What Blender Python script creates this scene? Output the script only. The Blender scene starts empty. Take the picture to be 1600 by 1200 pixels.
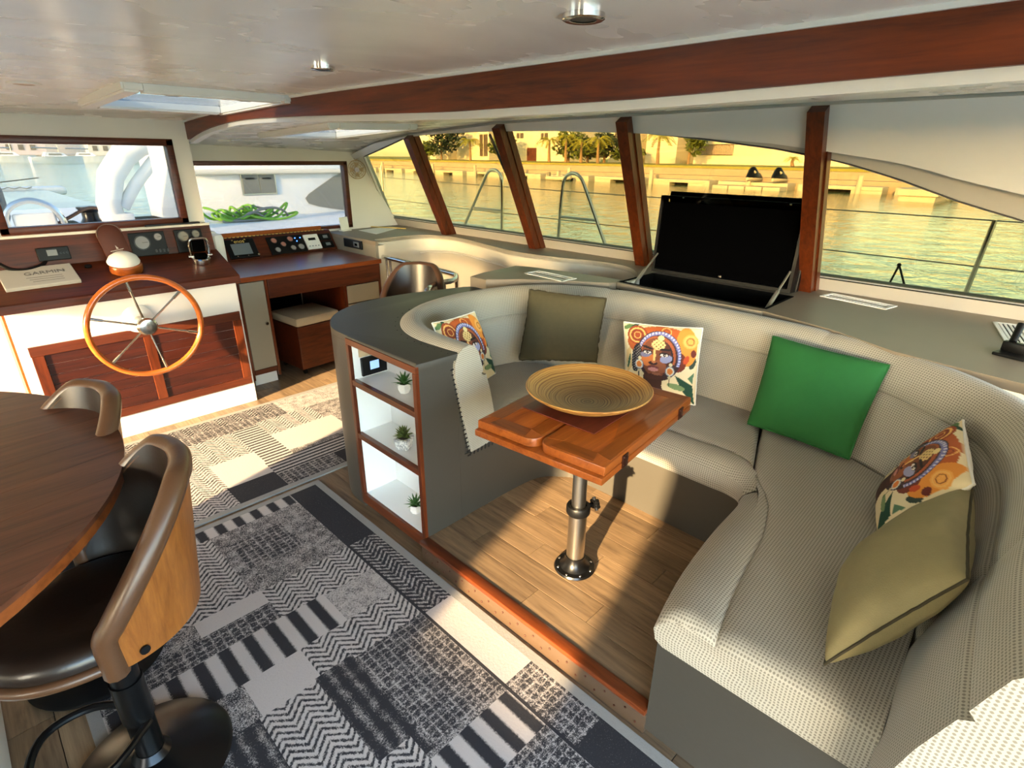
import bpy, bmesh, math, random
import numpy as np
from mathutils import Vector, Matrix
random.seed(7); np.random.seed(7)
SC = bpy.context.scene
COL = SC.collection
PI = math.pi

# ------------------------------------------------------------------ camera, sky, sun, exposure
F, PITCH, ROLL, YAW, EYE = 854.0, 0.3953, 0.01094, 0.80016, 1.65     # focal length for a 1600 px wide frame
_f = np.array([math.sin(YAW)*math.cos(PITCH), math.cos(YAW)*math.cos(PITCH), -math.sin(PITCH)])
_r = np.array([math.cos(YAW), -math.sin(YAW), 0.0]); _u = np.cross(_r, _f)
CR = math.cos(ROLL)*_r+math.sin(ROLL)*_u; CU = -math.sin(ROLL)*_r+math.cos(ROLL)*_u
cd = bpy.data.cameras.new('camera'); cam = bpy.data.objects.new('camera', cd); COL.objects.link(cam)
cam.matrix_world = Matrix(((CR[0], CU[0], -_f[0], 0), (CR[1], CU[1], -_f[1], 0), (CR[2], CU[2], -_f[2], EYE), (0, 0, 0, 1)))
cd.sensor_width = 36; cd.lens = 36*F/1600; cd.clip_start = 0.02; cd.clip_end = 3000
SC.camera = cam

SUN_EL = math.radians(12.3)
SUN_DIR = Vector((0.965*math.cos(SUN_EL), 0.262*math.cos(SUN_EL), -math.sin(SUN_EL)))   # the way the light travels
w = bpy.data.worlds.new('sky'); SC.world = w; w.use_nodes = True
nt = w.node_tree; bg = nt.nodes['Background']
sky = nt.nodes.new('ShaderNodeTexSky'); sky.sky_type = 'NISHITA'; sky.sun_disc = False
sky.sun_elevation = SUN_EL; sky.sun_rotation = math.atan2(-SUN_DIR.x, -SUN_DIR.y); sky.dust_density = 0.8; sky.air_density = 1.0; sky.ozone_density = 2.2
nt.links.new(sky.outputs[0], bg.inputs[0]); bg.inputs[1].default_value = 1.25
sl = bpy.data.lights.new('sun', 'SUN'); sl.energy = 13.0; sl.color = (1.0, 0.74, 0.42); sl.angle = math.radians(0.9)
so = bpy.data.objects.new('sun', sl); COL.objects.link(so)
so.rotation_euler = SUN_DIR.to_track_quat('-Z', 'Y').to_euler(); so.location = (-20, -6, 6)
SC.view_settings.view_transform = 'Standard'; SC.view_settings.look = 'None'
SC.view_settings.gamma = 1.0; SC.view_settings.use_curve_mapping = False
SC.view_settings.exposure = 1.68
try:
    SC.cycles.max_bounces = 10; SC.cycles.diffuse_bounces = 5; SC.cycles.transparent_max_bounces = 12
    SC.cycles.caustics_reflective = False; SC.cycles.caustics_refractive = False
    SC.cycles.sample_clamp_indirect = 6.0
    SC.cycles.use_denoising = True
except Exception:
    pass

# ------------------------------------------------------------------ helpers: pixel -> real plane
def ray(x, y):
    return CR*((x-800)/F)+CU*((600-y)/F)+_f
EYEP = np.array([0, 0, EYE])
def pz(x, y, z): d = ray(x, y); return EYEP+d*((z-EYE)/d[2])
def pY(x, y, Y): d = ray(x, y); return EYEP+d*(Y/d[1])
def pX(x, y, X): d = ray(x, y); return EYEP+d*(X/d[0])

# ------------------------------------------------------------------ materials
MATS = {}
def srgb(c):
    return tuple(((v/255)/12.92 if v/255 <= .04045 else ((v/255+.055)/1.055)**2.4) for v in c)
class NT:
    def __init__(s, name):
        s.m = bpy.data.materials.new(name); s.m.use_nodes = True; s.t = s.m.node_tree
        s.b = s.t.nodes['Principled BSDF']; MATS[name] = s.m
    def n(s, typ, ins=None, **kw):
        q = s.t.nodes.new(typ)
        for k, v in kw.items(): setattr(q, k, v)
        for k, v in (ins or {}).items(): s.set(q.inputs[k], v)
        return q
    def set(s, sock, v):
        if isinstance(v, bpy.types.NodeSocket): s.t.links.new(v, sock)
        else: sock.default_value = v
    def math(s, op, a, b=0.0, c=0.0):
        q = s.t.nodes.new('ShaderNodeMath'); q.operation = op
        s.set(q.inputs[0], a); s.set(q.inputs[1], b)
        if op in ('COMPARE', 'SMOOTH_MIN', 'MULTIPLY_ADD'): s.set(q.inputs[2], c)
        return q.outputs[0]
    def ramp(s, fac, stops):
        q = s.t.nodes.new('ShaderNodeValToRGB'); e = q.color_ramp.elements
        while len(e) < len(stops): e.new(0.5)
        for i, (p, c) in enumerate(stops): e[i].position = p; e[i].color = (*c, 1)
        s.set(q.inputs[0], fac); return q.outputs[0]
    def mix(s, fac, a, b):
        q = s.t.nodes.new('ShaderNodeMix'); q.data_type = 'RGBA'
        s.set(q.inputs[0], fac)
        for i, v in ((6, a), (7, b)):
            s.set(q.inputs[i], v if isinstance(v, bpy.types.NodeSocket) else (*v, 1))
        return q.outputs[2]
    def co(s, kind='Object', scale=(1, 1, 1), rot=(0, 0, 0)):
        c = s.n('ShaderNodeTexCoord'); mp = s.n('ShaderNodeMapping')
        mp.inputs['Scale'].default_value = scale; mp.inputs['Rotation'].default_value = rot
        s.t.links.new(c.outputs[kind], mp.inputs[0]); return mp.outputs[0]
    def noise(s, vec, scale, detail=3, rough=.55, dist=0):
        q = s.n('ShaderNodeTexNoise', {'Scale': scale, 'Detail': detail, 'Roughness': rough, 'Distortion': dist})
        s.t.links.new(vec, q.inputs['Vector']); return q.outputs[0]
    def bump(s, h, strength=.2, dist=.01):
        q = s.n('ShaderNodeBump', {'Strength': strength, 'Distance': dist, 'Height': h}); s.t.links.new(q.outputs[0], s.b.inputs['Normal'])
    def p(s, **kw):
        for k, v in kw.items():
            k = k.replace('_', ' ')
            if isinstance(v, tuple) and len(v) == 3: v = (*v, 1)
            s.set(s.b.inputs[k], v)
        return s

def plain(name, rgb, rough=.5, metal=0.0, var=.06, nscale=8, bump=0.0, spec=.5, coat=0.0):
    t = NT(name); c = srgb(rgb); v = t.co()
    nz = t.noise(v, nscale)
    t.p(Base_Color=t.mix(nz, tuple(x*(1-var) for x in c), tuple(min(1, x*(1+var)) for x in c)), Roughness=rough, Metallic=metal)
    t.b.inputs['Specular IOR Level'].default_value = spec
    t.b.inputs['Coat Weight'].default_value = coat
    if bump: t.bump(t.noise(v, nscale*12, 2), bump, .003)
    return t.m

def wood(name, dark, light, axis, rough=.32, scale=1.0, coat=.12, rand=0.0):
    t = NT(name); sc = [14*scale]*3; sc['xyz'.index(axis)] = 1.0*scale
    v = t.co('Object', tuple(sc))
    if rand:
        oi = t.n('ShaderNodeObjectInfo'); ad = t.n('ShaderNodeVectorMath', operation='ADD'); cmb = t.n('ShaderNodeCombineXYZ')
        m = t.math('MULTIPLY', oi.outputs['Random'], 37.0)
        for i in range(3): t.set(cmb.inputs[i], m)
        t.t.links.new(v, ad.inputs[0]); t.t.links.new(cmb.outputs[0], ad.inputs[1]); v = ad.outputs[0]
    a = t.noise(v, 1.6, 5, .62, 1.2); b = t.noise(v, 7.0, 3, .7, .3)
    f = t.math('ADD', t.math('MULTIPLY', a, .75), t.math('MULTIPLY', b, .3))
    d, l = srgb(dark), srgb(light)
    col = t.ramp(f, [(.32, d), (.5, tuple((x+y)/2 for x, y in zip(d, l))), (.72, l)])
    if rand:
        hsv = t.n('ShaderNodeHueSaturation', {'Color': col, 'Value': t.math('ADD', t.math('MULTIPLY', oi.outputs['Random'], rand), 1-rand/2)}); col = hsv.outputs[0]
    t.p(Base_Color=col, Roughness=rough); t.b.inputs['Specular IOR Level'].default_value = .32; t.b.inputs['Coat Weight'].default_value = coat; t.b.inputs['Coat Roughness'].default_value = .12
    t.bump(f, .05, .002)
    return t.m

def glass(name, tint, gloss=.06):
    t = NT(name)
    tr = t.n('ShaderNodeBsdfTransparent', {'Color': (*tint, 1)}); gl = t.n('ShaderNodeBsdfGlossy', {'Roughness': .02})
    mx = t.n('ShaderNodeMixShader', {0: gloss}); t.t.links.new(tr.outputs[0], mx.inputs[1]); t.t.links.new(gl.outputs[0], mx.inputs[2])
    out = [q for q in t.t.nodes if q.type == 'OUTPUT_MATERIAL'][0]; t.t.links.new(mx.outputs[0], out.inputs[0])
    return t.m

M_ceil = (lambda t: t)(None)
def make_ceiling():
    t = NT('ceiling_gloss'); v = t.co('Object', (1.0, 1.5, 1)); nz = t.noise(v, 2.6, 3, .5, .5)
    t.p(Base_Color=t.mix(nz, srgb((226, 222, 214)), srgb((238, 234, 226))), Roughness=t.math('ADD', t.math('MULTIPLY', nz, .3), .12))
    t.bump(nz, .10, .01); t.b.inputs['Specular IOR Level'].default_value = .6
    return t.m
M_ceil = make_ceiling()
M_white = plain('white_paint', (226, 222, 214), .32, var=.02, nscale=3, bump=.03)
M_panelwhite = plain('white_laminate', (214, 212, 208), .3, var=.02, nscale=3)
M_cream = plain('cream_gelcoat', (226, 216, 194), .25, var=.03, nscale=2)
M_frame = plain('grey_window_frame', (176, 172, 164), .45, var=.03)
M_mah_x = wood('mahogany_x', (44, 16, 6), (96, 42, 17), 'x', .42, 1.0, .05)
M_navtop = wood('navigation_desk_wood', (92, 38, 14), (150, 76, 32), 'x', .3, 1.0, .1)
M_slat = wood('dark_mahogany_slats', (30, 8, 3), (70, 25, 9), 'x', .42, 1.0, .05)
M_mah_y = wood('mahogany_y', (60, 24, 9), (118, 56, 24), 'y')
M_mah_z = wood('mahogany_z', (50, 18, 7), (106, 47, 19), 'z')
M_beam = wood('beam_wood', (50, 18, 7), (132, 58, 21), 'y', .4, .8, .02)
M_teak = wood('teak_x', (112, 50, 16), (170, 90, 34), 'x', .28, 1.0)
M_teak_y = wood('teak_y', (106, 46, 14), (164, 84, 32), 'y', .28, 1.0)
M_rim = wood('wheel_wood', (140, 64, 20), (186, 100, 40), 'x', .2, .6, .6)
M_walnut = wood('walnut_top', (52, 26, 20), (112, 66, 46), 'x', .33, .7)
M_walnut_edge = wood('walnut_edge', (96, 46, 20), (150, 80, 36), 'x', .35, .7)
M_veneer = wood('oak_veneer', (112, 62, 24), (160, 98, 42), 'z', .4, 1.4)
M_plank = wood('floor_plank', (92, 72, 54), (160, 132, 100), 'y', .42, 1.1, .1, .45)
M_joint = plain('floor_joint', (52, 42, 32), .8)
M_vinyl = plain('charcoal_vinyl', (62, 58, 51), .48, var=.05, nscale=6, bump=.12)
M_riser = plain('brown_riser_vinyl', (74, 56, 40), .5, var=.08, nscale=6, bump=.1)
M_counter = plain('taupe_counter', (132, 119, 102), .5, var=.05, nscale=5, bump=.06)
M_greige = plain('greige_laminate', (140, 132, 116), .4, var=.03)
M_leather = plain('brown_leather', (36, 26, 20), .3, var=.18, nscale=9, bump=.1)
M_leather_rim = plain('brown_leather_rim', (84, 56, 36), .35, var=.15, nscale=14, bump=.1)
M_cover = plain('compass_cover_leather', (74, 34, 20), .5, var=.1, spec=.3)
M_black = plain('black_plastic', (10, 10, 11), .42, var=.05, spec=.25)
M_blackgloss = plain('black_screen', (4, 4, 5), .35, var=.02, spec=0.0)
M_blackmetal = plain('black_metal', (14, 14, 15), .28, metal=.3)
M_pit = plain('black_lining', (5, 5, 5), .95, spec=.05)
M_chrome = plain('chrome', (214, 212, 208), .1, metal=1, var=.01)
M_alu = plain('brushed_aluminium', (190, 186, 178), .28, metal=1, var=.04, nscale=20)
M_stainless = plain('stainless', (206, 202, 190), .18, metal=1, var=.02)
M_whiteplastic = plain('white_plastic', (236, 233, 226), .4, var=.02)
M_creamplastic = plain('cream_plastic', (192, 168, 134), .45, var=.03)
M_bronze = plain('hinge_bronze', (70, 36, 24), .4, metal=.6)
M_shelfwhite = plain('shelf_white', (240, 240, 238), .35, var=.01)
M_paper = plain('paper', (240, 236, 226), .7, var=.02)
M_grey_box = plain('grey_box_card', (176, 172, 164), .5, var=.03)
M_ink = plain('grey_print', (104, 100, 96), .6)
M_gold = plain('gold_print', (214, 180, 96), .5)
M_lcd = plain('grey_lcd', (112, 118, 122), .25)
M_gauge = plain('gauge_face', (150, 146, 144), .3)
M_gaugered = plain('gauge_face_red', (178, 120, 106), .3)
M_bezel = plain('gauge_bezel', (60, 58, 56), .3, metal=.7)
M_pouf = plain('pouf_fabric', (176, 158, 130), .9, var=.06, nscale=60, bump=.2)
M_olive = plain('olive_linen', (76, 69, 46), .9, var=.16, nscale=45, bump=.25)
M_olive_dark = plain('olive_piping', (58, 51, 32), .9, var=.1, nscale=60, bump=.2)
M_olive2 = plain('olive_velvet', (136, 124, 86), .75, var=.12, nscale=25, bump=.2)
M_green = plain('green_cotton', (28, 97, 40), .85, var=.07, nscale=30, bump=.15)
M_leaf = plain('succulent_leaf', (64, 108, 48), .5, var=.3, nscale=40)
M_leaf2 = plain('olive_succulent_leaf', (98, 112, 52), .5, var=.3, nscale=40)
M_soil = plain('soil', (50, 38, 28), .95)
M_pot = plain('white_ceramic', (236, 232, 226), .35, var=.02)
M_thread = plain('black_lacing', (18, 17, 16), .8)
M_mat = wood('placemat_wood', (78, 30, 20), (116, 50, 34), 'x', .35)
M_navy = plain('navy_canvas', (40, 46, 70), .9)
M_doorgrey = plain('grey_door', (112, 114, 124), .5)
M_deck = plain('white_deck', (236, 232, 222), .5, var=.03, nscale=2)
M_boatgrey = plain('smoked_boat_window', (130, 128, 118), .2)
M_silverstrut = plain('strut_silver', (176, 170, 160), .3, metal=.8)
M_glass_side = glass('tinted_side_glass', (.35, .30, .19), .02)
M_glass_front = glass('front_glass', (.34, .34, .335), .02)
M_glass_port = glass('port_glass', (.96, .96, .95), .03)
M_hatchglass = glass('hatch_glass', (.24, .26, .28), .05)
M_rubber = plain('black_rubber', (14, 14, 14), .6)

def emit(name, rgb, s):
    t = NT(name); t.p(Base_Color=srgb(rgb), Emission_Color=srgb(rgb), Emission_Strength=s); return t.m
M_led = emit('blue_led', (60, 110, 255), 3.0)
M_bluescreen = emit('blue_screen', (120, 150, 205), .55)

def marble():
    t = NT('marble_pot'); v = t.co(); q = t.noise(v, 22, 4, .6, 2.2)
    t.p(Base_Color=t.ramp(q, [(.42, srgb((238, 236, 232))), (.5, srgb((130, 130, 134))), (.56, srgb((238, 236, 232)))]), Roughness=.3); return t.m
M_marble = marble()

def mesh_fabric():
    t = NT('sofa_mesh_fabric'); uv = t.co('UV')
    sp = t.n('ShaderNodeSeparateXYZ'); t.t.links.new(uv, sp.inputs[0])
    k = PI/.0085
    a = t.math('MULTIPLY', t.math('SINE', t.math('MULTIPLY', t.math('ADD', sp.outputs[0], sp.outputs[1]), k)),
               t.math('SINE', t.math('MULTIPLY', t.math('SUBTRACT', sp.outputs[0], sp.outputs[1]), k)))
    nz = t.noise(uv, 6, 3)
    dot = t.math('GREATER_THAN', a, .22)
    base = t.mix(nz, srgb((166, 158, 142)), srgb((184, 176, 160)))
    t.p(Base_Color=t.mix(t.math('MULTIPLY', dot, .78), base, srgb((104, 98, 86))), Roughness=.92)
    t.bump(a, -.35, .002); t.b.inputs['Sheen Weight'].default_value = .15
    return t.m
M_sofa = mesh_fabric()

def bowl_mat():
    t = NT('coiled_bamboo'); v = t.co(); sp = t.n('ShaderNodeSeparateXYZ'); t.t.links.new(v, sp.inputs[0])
    r = t.math('SQRT', t.math('ADD', t.math('POWER', sp.outputs[0], 2.0), t.math('POWER', sp.outputs[1], 2.0)))
    nz = t.noise(v, 9, 3); ring = t.n('ShaderNodeTexNoise', {'Scale': 1.0, 'Detail': 2.0}, noise_dimensions='1D')
    t.set(ring.inputs['W'], t.math('ADD', t.math('MULTIPLY', r, 170.0), t.math('MULTIPLY', nz, 3.0)))
    mid = t.math('SUBTRACT', 1.0, t.math('MULTIPLY', r, 4.6))
    tone = t.mix(t.math('MAXIMUM', mid, 0.0), srgb((196, 146, 76)), srgb((150, 122, 84)))
    dk = t.mix(t.math('MAXIMUM', mid, 0.0), srgb((146, 92, 38)), srgb((86, 66, 42)))
    t.p(Base_Color=t.mix(t.ramp(ring.outputs[0], [(.38, (0, 0, 0)), (.62, (1, 1, 1))]), dk, tone), Roughness=.4)
    t.bump(ring.outputs[0], .12, .002); return t.m
M_bowl = bowl_mat()

def rug_mat(name, kind, dark=(40, 38, 42), light=(188, 178, 172)):
    t = NT('rug_'+name); v = t.co(); sp = t.n('ShaderNodeSeparateXYZ'); t.t.links.new(v, sp.inputs[0]); x, y = sp.outputs[0], sp.outputs[1]
    n1 = t.noise(v, 95, 3, .7); n2 = t.noise(v, 26, 3, .6)
    jit = t.math('MULTIPLY', t.math('SUBTRACT', n1, .5), 1.5)
    tri = lambda c, per: t.math('DIVIDE', t.math('PINGPONG', c, per/2), per/2)
    sq = lambda c, per: t.math('SINE', t.math('MULTIPLY', c, 2*PI/per))
    ero = t.math('MULTIPLY', t.math('SUBTRACT', n2, .5), 2.2)
    fine = t.math('SUBTRACT', t.noise(t.co('Object', (1, 3.2, 1)), 120, 2, .6), .5); fine2 = t.math('SUBTRACT', t.noise(t.co('Object', (3.2, 1, 1)), 120, 2, .6), .5)
    weave = t.math('MULTIPLY', t.math('ADD', fine, fine2), 2.6)
    if kind == 'bars': f = t.math('ADD', t.math('MULTIPLY', sq(x, .083), 2.0), t.math('MULTIPLY', weave, .75))
    elif kind == 'lines': f = t.math('ADD', t.math('MULTIPLY', sq(y, .034), 1.3), weave)
    elif kind == 'darkbars': f = t.math('ADD', t.math('SUBTRACT', t.math('MULTIPLY', sq(x, .05), .45), .75), t.math('ADD', weave, ero))
    elif kind in ('zig', 'darkzig'):
        ph = t.math('ADD', y, t.math('MULTIPLY', tri(x, .1), .045)); brk = sq(t.math('ADD', x, t.math('MULTIPLY', n1, .02)), .021)
        g = t.math('MULTIPLY', sq(ph, .027), 1.15 if kind == 'zig' else .8)
        f = t.math('ADD', t.math('ADD', g, t.math('MULTIPLY', brk, .22)), t.math('ADD', t.math('MULTIPLY', weave, 1.5), t.math('ADD', ero, .3 if kind == 'zig' else -.55)))
    elif kind == 'hatch':
        lx = t.math('POWER', t.math('ABSOLUTE', sq(t.math('ADD', x, t.math('MULTIPLY', n2, .012)), .062)), 9.0); ly = t.math('POWER', t.math('ABSOLUTE', sq(t.math('ADD', y, t.math('MULTIPLY', n2, .012)), .05)), 9.0)
        f = t.math('ADD', t.math('SUBTRACT', t.math('MULTIPLY', t.math('MAXIMUM', lx, ly), .75), .72), t.math('ADD', t.math('MULTIPLY', weave, 1.35), ero))
    elif kind == 'tweed': f = t.math('ADD', t.math('MULTIPLY', weave, 1.7), t.math('SUBTRACT', t.math('MULTIPLY', ero, 1.2), .12))
    elif kind == 'ltweed': f = t.math('ADD', t.math('MULTIPLY', weave, 1.5), t.math('ADD', t.math('MULTIPLY', ero, 1.0), .35))
    elif kind == 'light': f = t.math('ADD', t.math('MULTIPLY', weave, .55), .8)
    elif kind == 'dark': f = t.math('SUBTRACT', t.math('MULTIPLY', weave, .55), .85)
    else: f = t.math('ADD', t.math('MULTIPLY', weave, .4), .6)
    fac = t.math('ADD', t.math('MULTIPLY', f, .5), .5)
    q = t.ramp(fac, [(.2, srgb(dark)), (.8, srgb(light))])
    t.p(Base_Color=q, Roughness=.97); t.bump(n1, .25, .004); return t.m
RUGM = {k: rug_mat(k, k) for k in ('bars', 'lines', 'darkbars', 'zig', 'darkzig', 'hatch', 'tweed', 'ltweed', 'light', 'dark')}
RUGM['border'] = rug_mat('border', 'edge', (120, 116, 110), (150, 146, 140))

def vcol_mat(name, rough=.85):
    t = NT(name); a = t.n('ShaderNodeVertexColor', layer_name='print'); v = t.co()
    t.p(Base_Color=a.outputs[0], Roughness=rough); t.bump(t.noise(v, 300, 2), .1, .001); return t.m
M_print = vcol_mat('printed_cotton')
M_pillowback = plain('white_cotton', (226, 220, 208), .9, var=.03, nscale=30, bump=.1)

def water_mat():
    t = NT('harbour_water'); v = t.co('Object', (1, 1, 1)); a = t.noise(v, .9, 4, .6, .4); b = t.noise(v, .12, 2)
    t.p(Base_Color=t.mix(b, srgb((52, 96, 70)), srgb((80, 116, 78))), Roughness=.06); t.b.inputs['IOR'].default_value = 1.33
    t.bump(a, .35, .25); return t.m
M_water = water_mat()
M_concrete = plain('concrete', (176, 160, 138), .85, var=.15, nscale=.8, bump=.1)
M_dockside = plain('dock_side', (206, 196, 176), .8, var=.1, nscale=1)
M_darkgap = plain('dark_gap', (40, 36, 28), .9)
M_lawn = plain('lawn', (150, 146, 66), .95, var=.15, nscale=.6)
M_house = plain('cream_render', (232, 222, 200), .9, var=.04, nscale=.3)
M_house2 = plain('pink_render', (226, 206, 194), .9, var=.04, nscale=.3)
M_roof = plain('roof_tile', (150, 96, 66), .85, var=.1)
M_window = plain('house_window', (96, 86, 76), .3)
M_browndoor = plain('brown_door', (92, 44, 24), .6)
M_palm = plain('palm_frond', (150, 148, 40), .7, var=.25, nscale=1.5)
M_bush = plain('bush_leaf', (92, 106, 32), .8, var=.35, nscale=1.2)
M_tree = plain('tree_leaf', (44, 58, 26), .8, var=.35, nscale=1.2)
M_trunk = plain('palm_trunk', (150, 122, 88), .9, var=.15, nscale=2)
M_rope = plain('green_rope', (128, 178, 60), .8, var=.3, nscale=20)
M_hillside = plain('far_town', (186, 172, 150), .9, var=.2, nscale=.05)

# ------------------------------------------------------------------ mesh helpers
def abs_loc(o):
    v = Vector((0, 0, 0))
    while o is not None: v += o.location; o = o.parent
    return v
class B:
    def __init__(s): s.bm = bmesh.new(); s.uv = None
    def _bev(s, vs, bev, seg=2):
        if bev:
            es = list({e for v in vs for e in v.link_edges})
            bmesh.ops.bevel(s.bm, geom=es, offset=bev, segments=seg, affect='EDGES', profile=.5)
    def box(s, x0, x1, y0, y1, z0, z1, bev=0.0, M=None):
        vs = bmesh.ops.create_cube(s.bm, size=1)['verts']
        for v in vs: v.co = Vector(((x0+x1)/2+v.co.x*(x1-x0), (y0+y1)/2+v.co.y*(y1-y0), (z0+z1)/2+v.co.z*(z1-z0)))
        if M is not None: bmesh.ops.transform(s.bm, matrix=M, verts=vs)
        s._bev(vs, bev); return s
    def cyl(s, a, b, r0, r1=None, n=20, cap=True):
        a, b = Vector(a), Vector(b); r1 = r0 if r1 is None else r1; d = b-a
        q = d.to_track_quat('Z', 'Y').to_matrix().to_4x4(); q.translation = (a+b)/2
        bmesh.ops.create_cone(s.bm, cap_ends=cap, segments=n, radius1=max(r0, 1e-5), radius2=max(r1, 1e-5), depth=d.length, matrix=q); return s
    def sph(s, c, r, sc=(1, 1, 1), u=16, v=10):
        M = Matrix.Translation(c) @ Matrix.Diagonal((*sc, 1))
        bmesh.ops.create_uvsphere(s.bm, u_segments=u, v_segments=v, radius=r, matrix=M); return s
    def tube(s, pts, r, n=10, closed=False, smooth=0):
        P = [Vector(p) for p in pts]
        if smooth: P = spline(P, smooth, closed)
        N = len(P); rings = []; up = None
        for i, p in enumerate(P):
            if closed: d = P[(i+1) % N]-P[i-1]
            else: d = P[min(i+1, N-1)]-P[max(i-1, 0)]
            d.normalize()
            if up is None:
                up = d.orthogonal().normalized()
            else:
                up = (up-d*up.dot(d)).normalized()
            sd = d.cross(up); rr = r[i] if isinstance(r, (list, tuple)) else r
            rings.append([s.bm.verts.new(p+(up*math.cos(2*PI*k/n)+sd*math.sin(2*PI*k/n))*rr) for k in range(n)])
        for i in range(N if closed else N-1):
            A, C = rings[i], rings[(i+1) % N]
            for k in range(n): s.bm.faces.new((A[k], A[(k+1) % n], C[(k+1) % n], C[k]))
        if not closed:
            s.bm.faces.new(list(reversed(rings[0]))); s.bm.faces.new(rings[-1])
        return s
    def lathe(s, prof, c=(0, 0, 0), n=32):
        c = Vector(c); rings = []
        for r, z in prof:
            rings.append([s.bm.verts.new(c+Vector((r*math.cos(2*PI*k/n), r*math.sin(2*PI*k/n), z))) for k in range(n)] if r > 1e-6 else [s.bm.verts.new(c+Vector((0, 0, z)))])
        for a, b in zip(rings[:-1], rings[1:]):
            for k in range(n):
                k2 = (k+1) % n
                if len(a) == 1 and len(b) > 1: s.bm.faces.new((a[0], b[k2], b[k]))
                elif len(b) == 1 and len(a) > 1: s.bm.faces.new((a[k], a[k2], b[0]))
                elif len(a) > 1: s.bm.faces.new((a[k], a[k2], b[k2], b[k]))
        return s
    def prism(s, poly, z0, z1, bev=0.0, M=None):
        a = [s.bm.verts.new((x, y, z0)) for x, y in poly]; b = [s.bm.verts.new((x, y, z1)) for x, y in poly]
        n = len(poly); s.bm.faces.new(list(reversed(a))); top = s.bm.faces.new(b)
        for i in range(n): s.bm.faces.new((a[i], a[(i+1) % n], b[(i+1) % n], b[i]))
        if M is not None: bmesh.ops.transform(s.bm, matrix=M, verts=a+b)
        if bev: bmesh.ops.bevel(s.bm, geom=list(top.edges), offset=bev, segments=2, affect='EDGES', profile=.5)
        return s
    def hexa(s, p):   # 8 points: bottom quad, top quad
        v = [s.bm.verts.new(q) for q in p]
        for f in ((3, 2, 1, 0), (4, 5, 6, 7), (0, 1, 5, 4), (1, 2, 6, 5), (2, 3, 7, 6), (3, 0, 4, 7)): s.bm.faces.new([v[i] for i in f])
        return s
    def plate(s, quad, t):   # thickened planar polygon; t = offset vector
        t = Vector(t); a = [s.bm.verts.new(Vector(q)) for q in quad]; b = [s.bm.verts.new(Vector(q)+t) for q in quad]; n = len(quad)
        s.bm.faces.new(list(reversed(a))); s.bm.faces.new(b)
        for i in range(n): s.bm.faces.new((a[i], a[(i+1) % n], b[(i+1) % n], b[i]))
        return s
    def grid(s, rows, uvs=None, caps=False, closev=False):
        V = [[s.bm.verts.new(p) for p in r] for r in rows]
        if uvs is not None and s.uv is None: s.uv = s.bm.loops.layers.uv.new('UVMap')
        for i in range(len(V)-1):
            m = len(V[0]); 
            for j in range(m if closev else m-1):
                j2 = (j+1) % m
                try: f = s.bm.faces.new((V[i][j], V[i][j2], V[i+1][j2], V[i+1][j]))
                except ValueError: continue
                if uvs is not None:
                    for l, (a, b) in zip(f.loops, ((i, j), (i, j2), (i+1, j2), (i+1, j))): l[s.uv].uv = uvs[a][b]
        if caps:
            for r, uvr in ((V[0], 0), (V[-1], -1)):
                try:
                    f = s.bm.faces.new(r)
                    if uvs is not None:
                        for l in f.loops: l[s.uv].uv = (l.vert.co.x+l.vert.co.y, l.vert.co.z)
                except ValueError: pass
        return s
    def build(s, name, mat, parent=None, smooth=35, origin=None, kind=None, label=None):
        bmesh.ops.recalc_face_normals(s.bm, faces=s.bm.faces)
        me = bpy.data.meshes.new(name)
        if parent is not None: off = abs_loc(parent)
        else:
            if origin is None:
                xs = [v.co for v in s.bm.verts]; lo = Vector([min(c[i] for c in xs) for i in range(3)]); hi = Vector([max(c[i] for c in xs) for i in range(3)])
                origin = ((lo.x+hi.x)/2, (lo.y+hi.y)/2, lo.z)
            off = Vector(origin)
        bmesh.ops.translate(s.bm, verts=s.bm.verts, vec=-off)
        s.bm.to_mesh(me); s.bm.free()
        o = bpy.data.objects.new(name, me); COL.objects.link(o)
        if parent is not None: o.parent = parent
        else: o.location = off
        for m in (mat if isinstance(mat, (list, tuple)) else [mat]): me.materials.append(m)
        if smooth:
            me.polygons.foreach_set('use_smooth', [True]*len(me.polygons)); me.set_sharp_from_angle(angle=math.radians(smooth))
        if kind: o['kind'] = kind
        if label: o['label'] = label
        return o
def spline(P, k=8, closed=False):
    P = [Vector(p) for p in P]; out = []; N = len(P); rng = N if closed else N-1
    for i in range(rng):
        p1, p2 = P[i], P[(i+1) % N]
        p0 = P[i-1] if (closed or i > 0) else p1*2-p2
        p3 = P[(i+2) % N] if (closed or i+2 < N) else p2*2-p1
        for j in range(k):
            t = j/k
            out.append(.5*((2*p1)+(p2-p0)*t+(2*p0-5*p1+4*p2-p3)*t*t+(3*p1-p0-3*p2+p3)*t**3))
    if not closed: out.append(P[-1].copy())
    return out
def thing(name, label, cat, loc=(0, 0, 0), group=None):
    o = bpy.data.objects.new(name, None); COL.objects.link(o); o.location = loc; o.empty_display_size = .1
    o['label'] = label; o['category'] = cat
    if group: o['group'] = group
    return o
def tag(o, label, cat, group=None, kind=None):
    o['label'] = label; o['category'] = cat
    if group: o['group'] = group
    if kind: o['kind'] = kind
    return o
def copy_tree(o, parent=None):
    c = o.copy(); COL.objects.link(c)
    if parent is not None: c.parent = parent
    for ch in list(o.children): copy_tree(ch, c)
    return c
def struct(b, name, mat, parent=None, smooth=35):
    return b.build(name, mat, parent, smooth, kind='structure' if parent is None else None)
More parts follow.
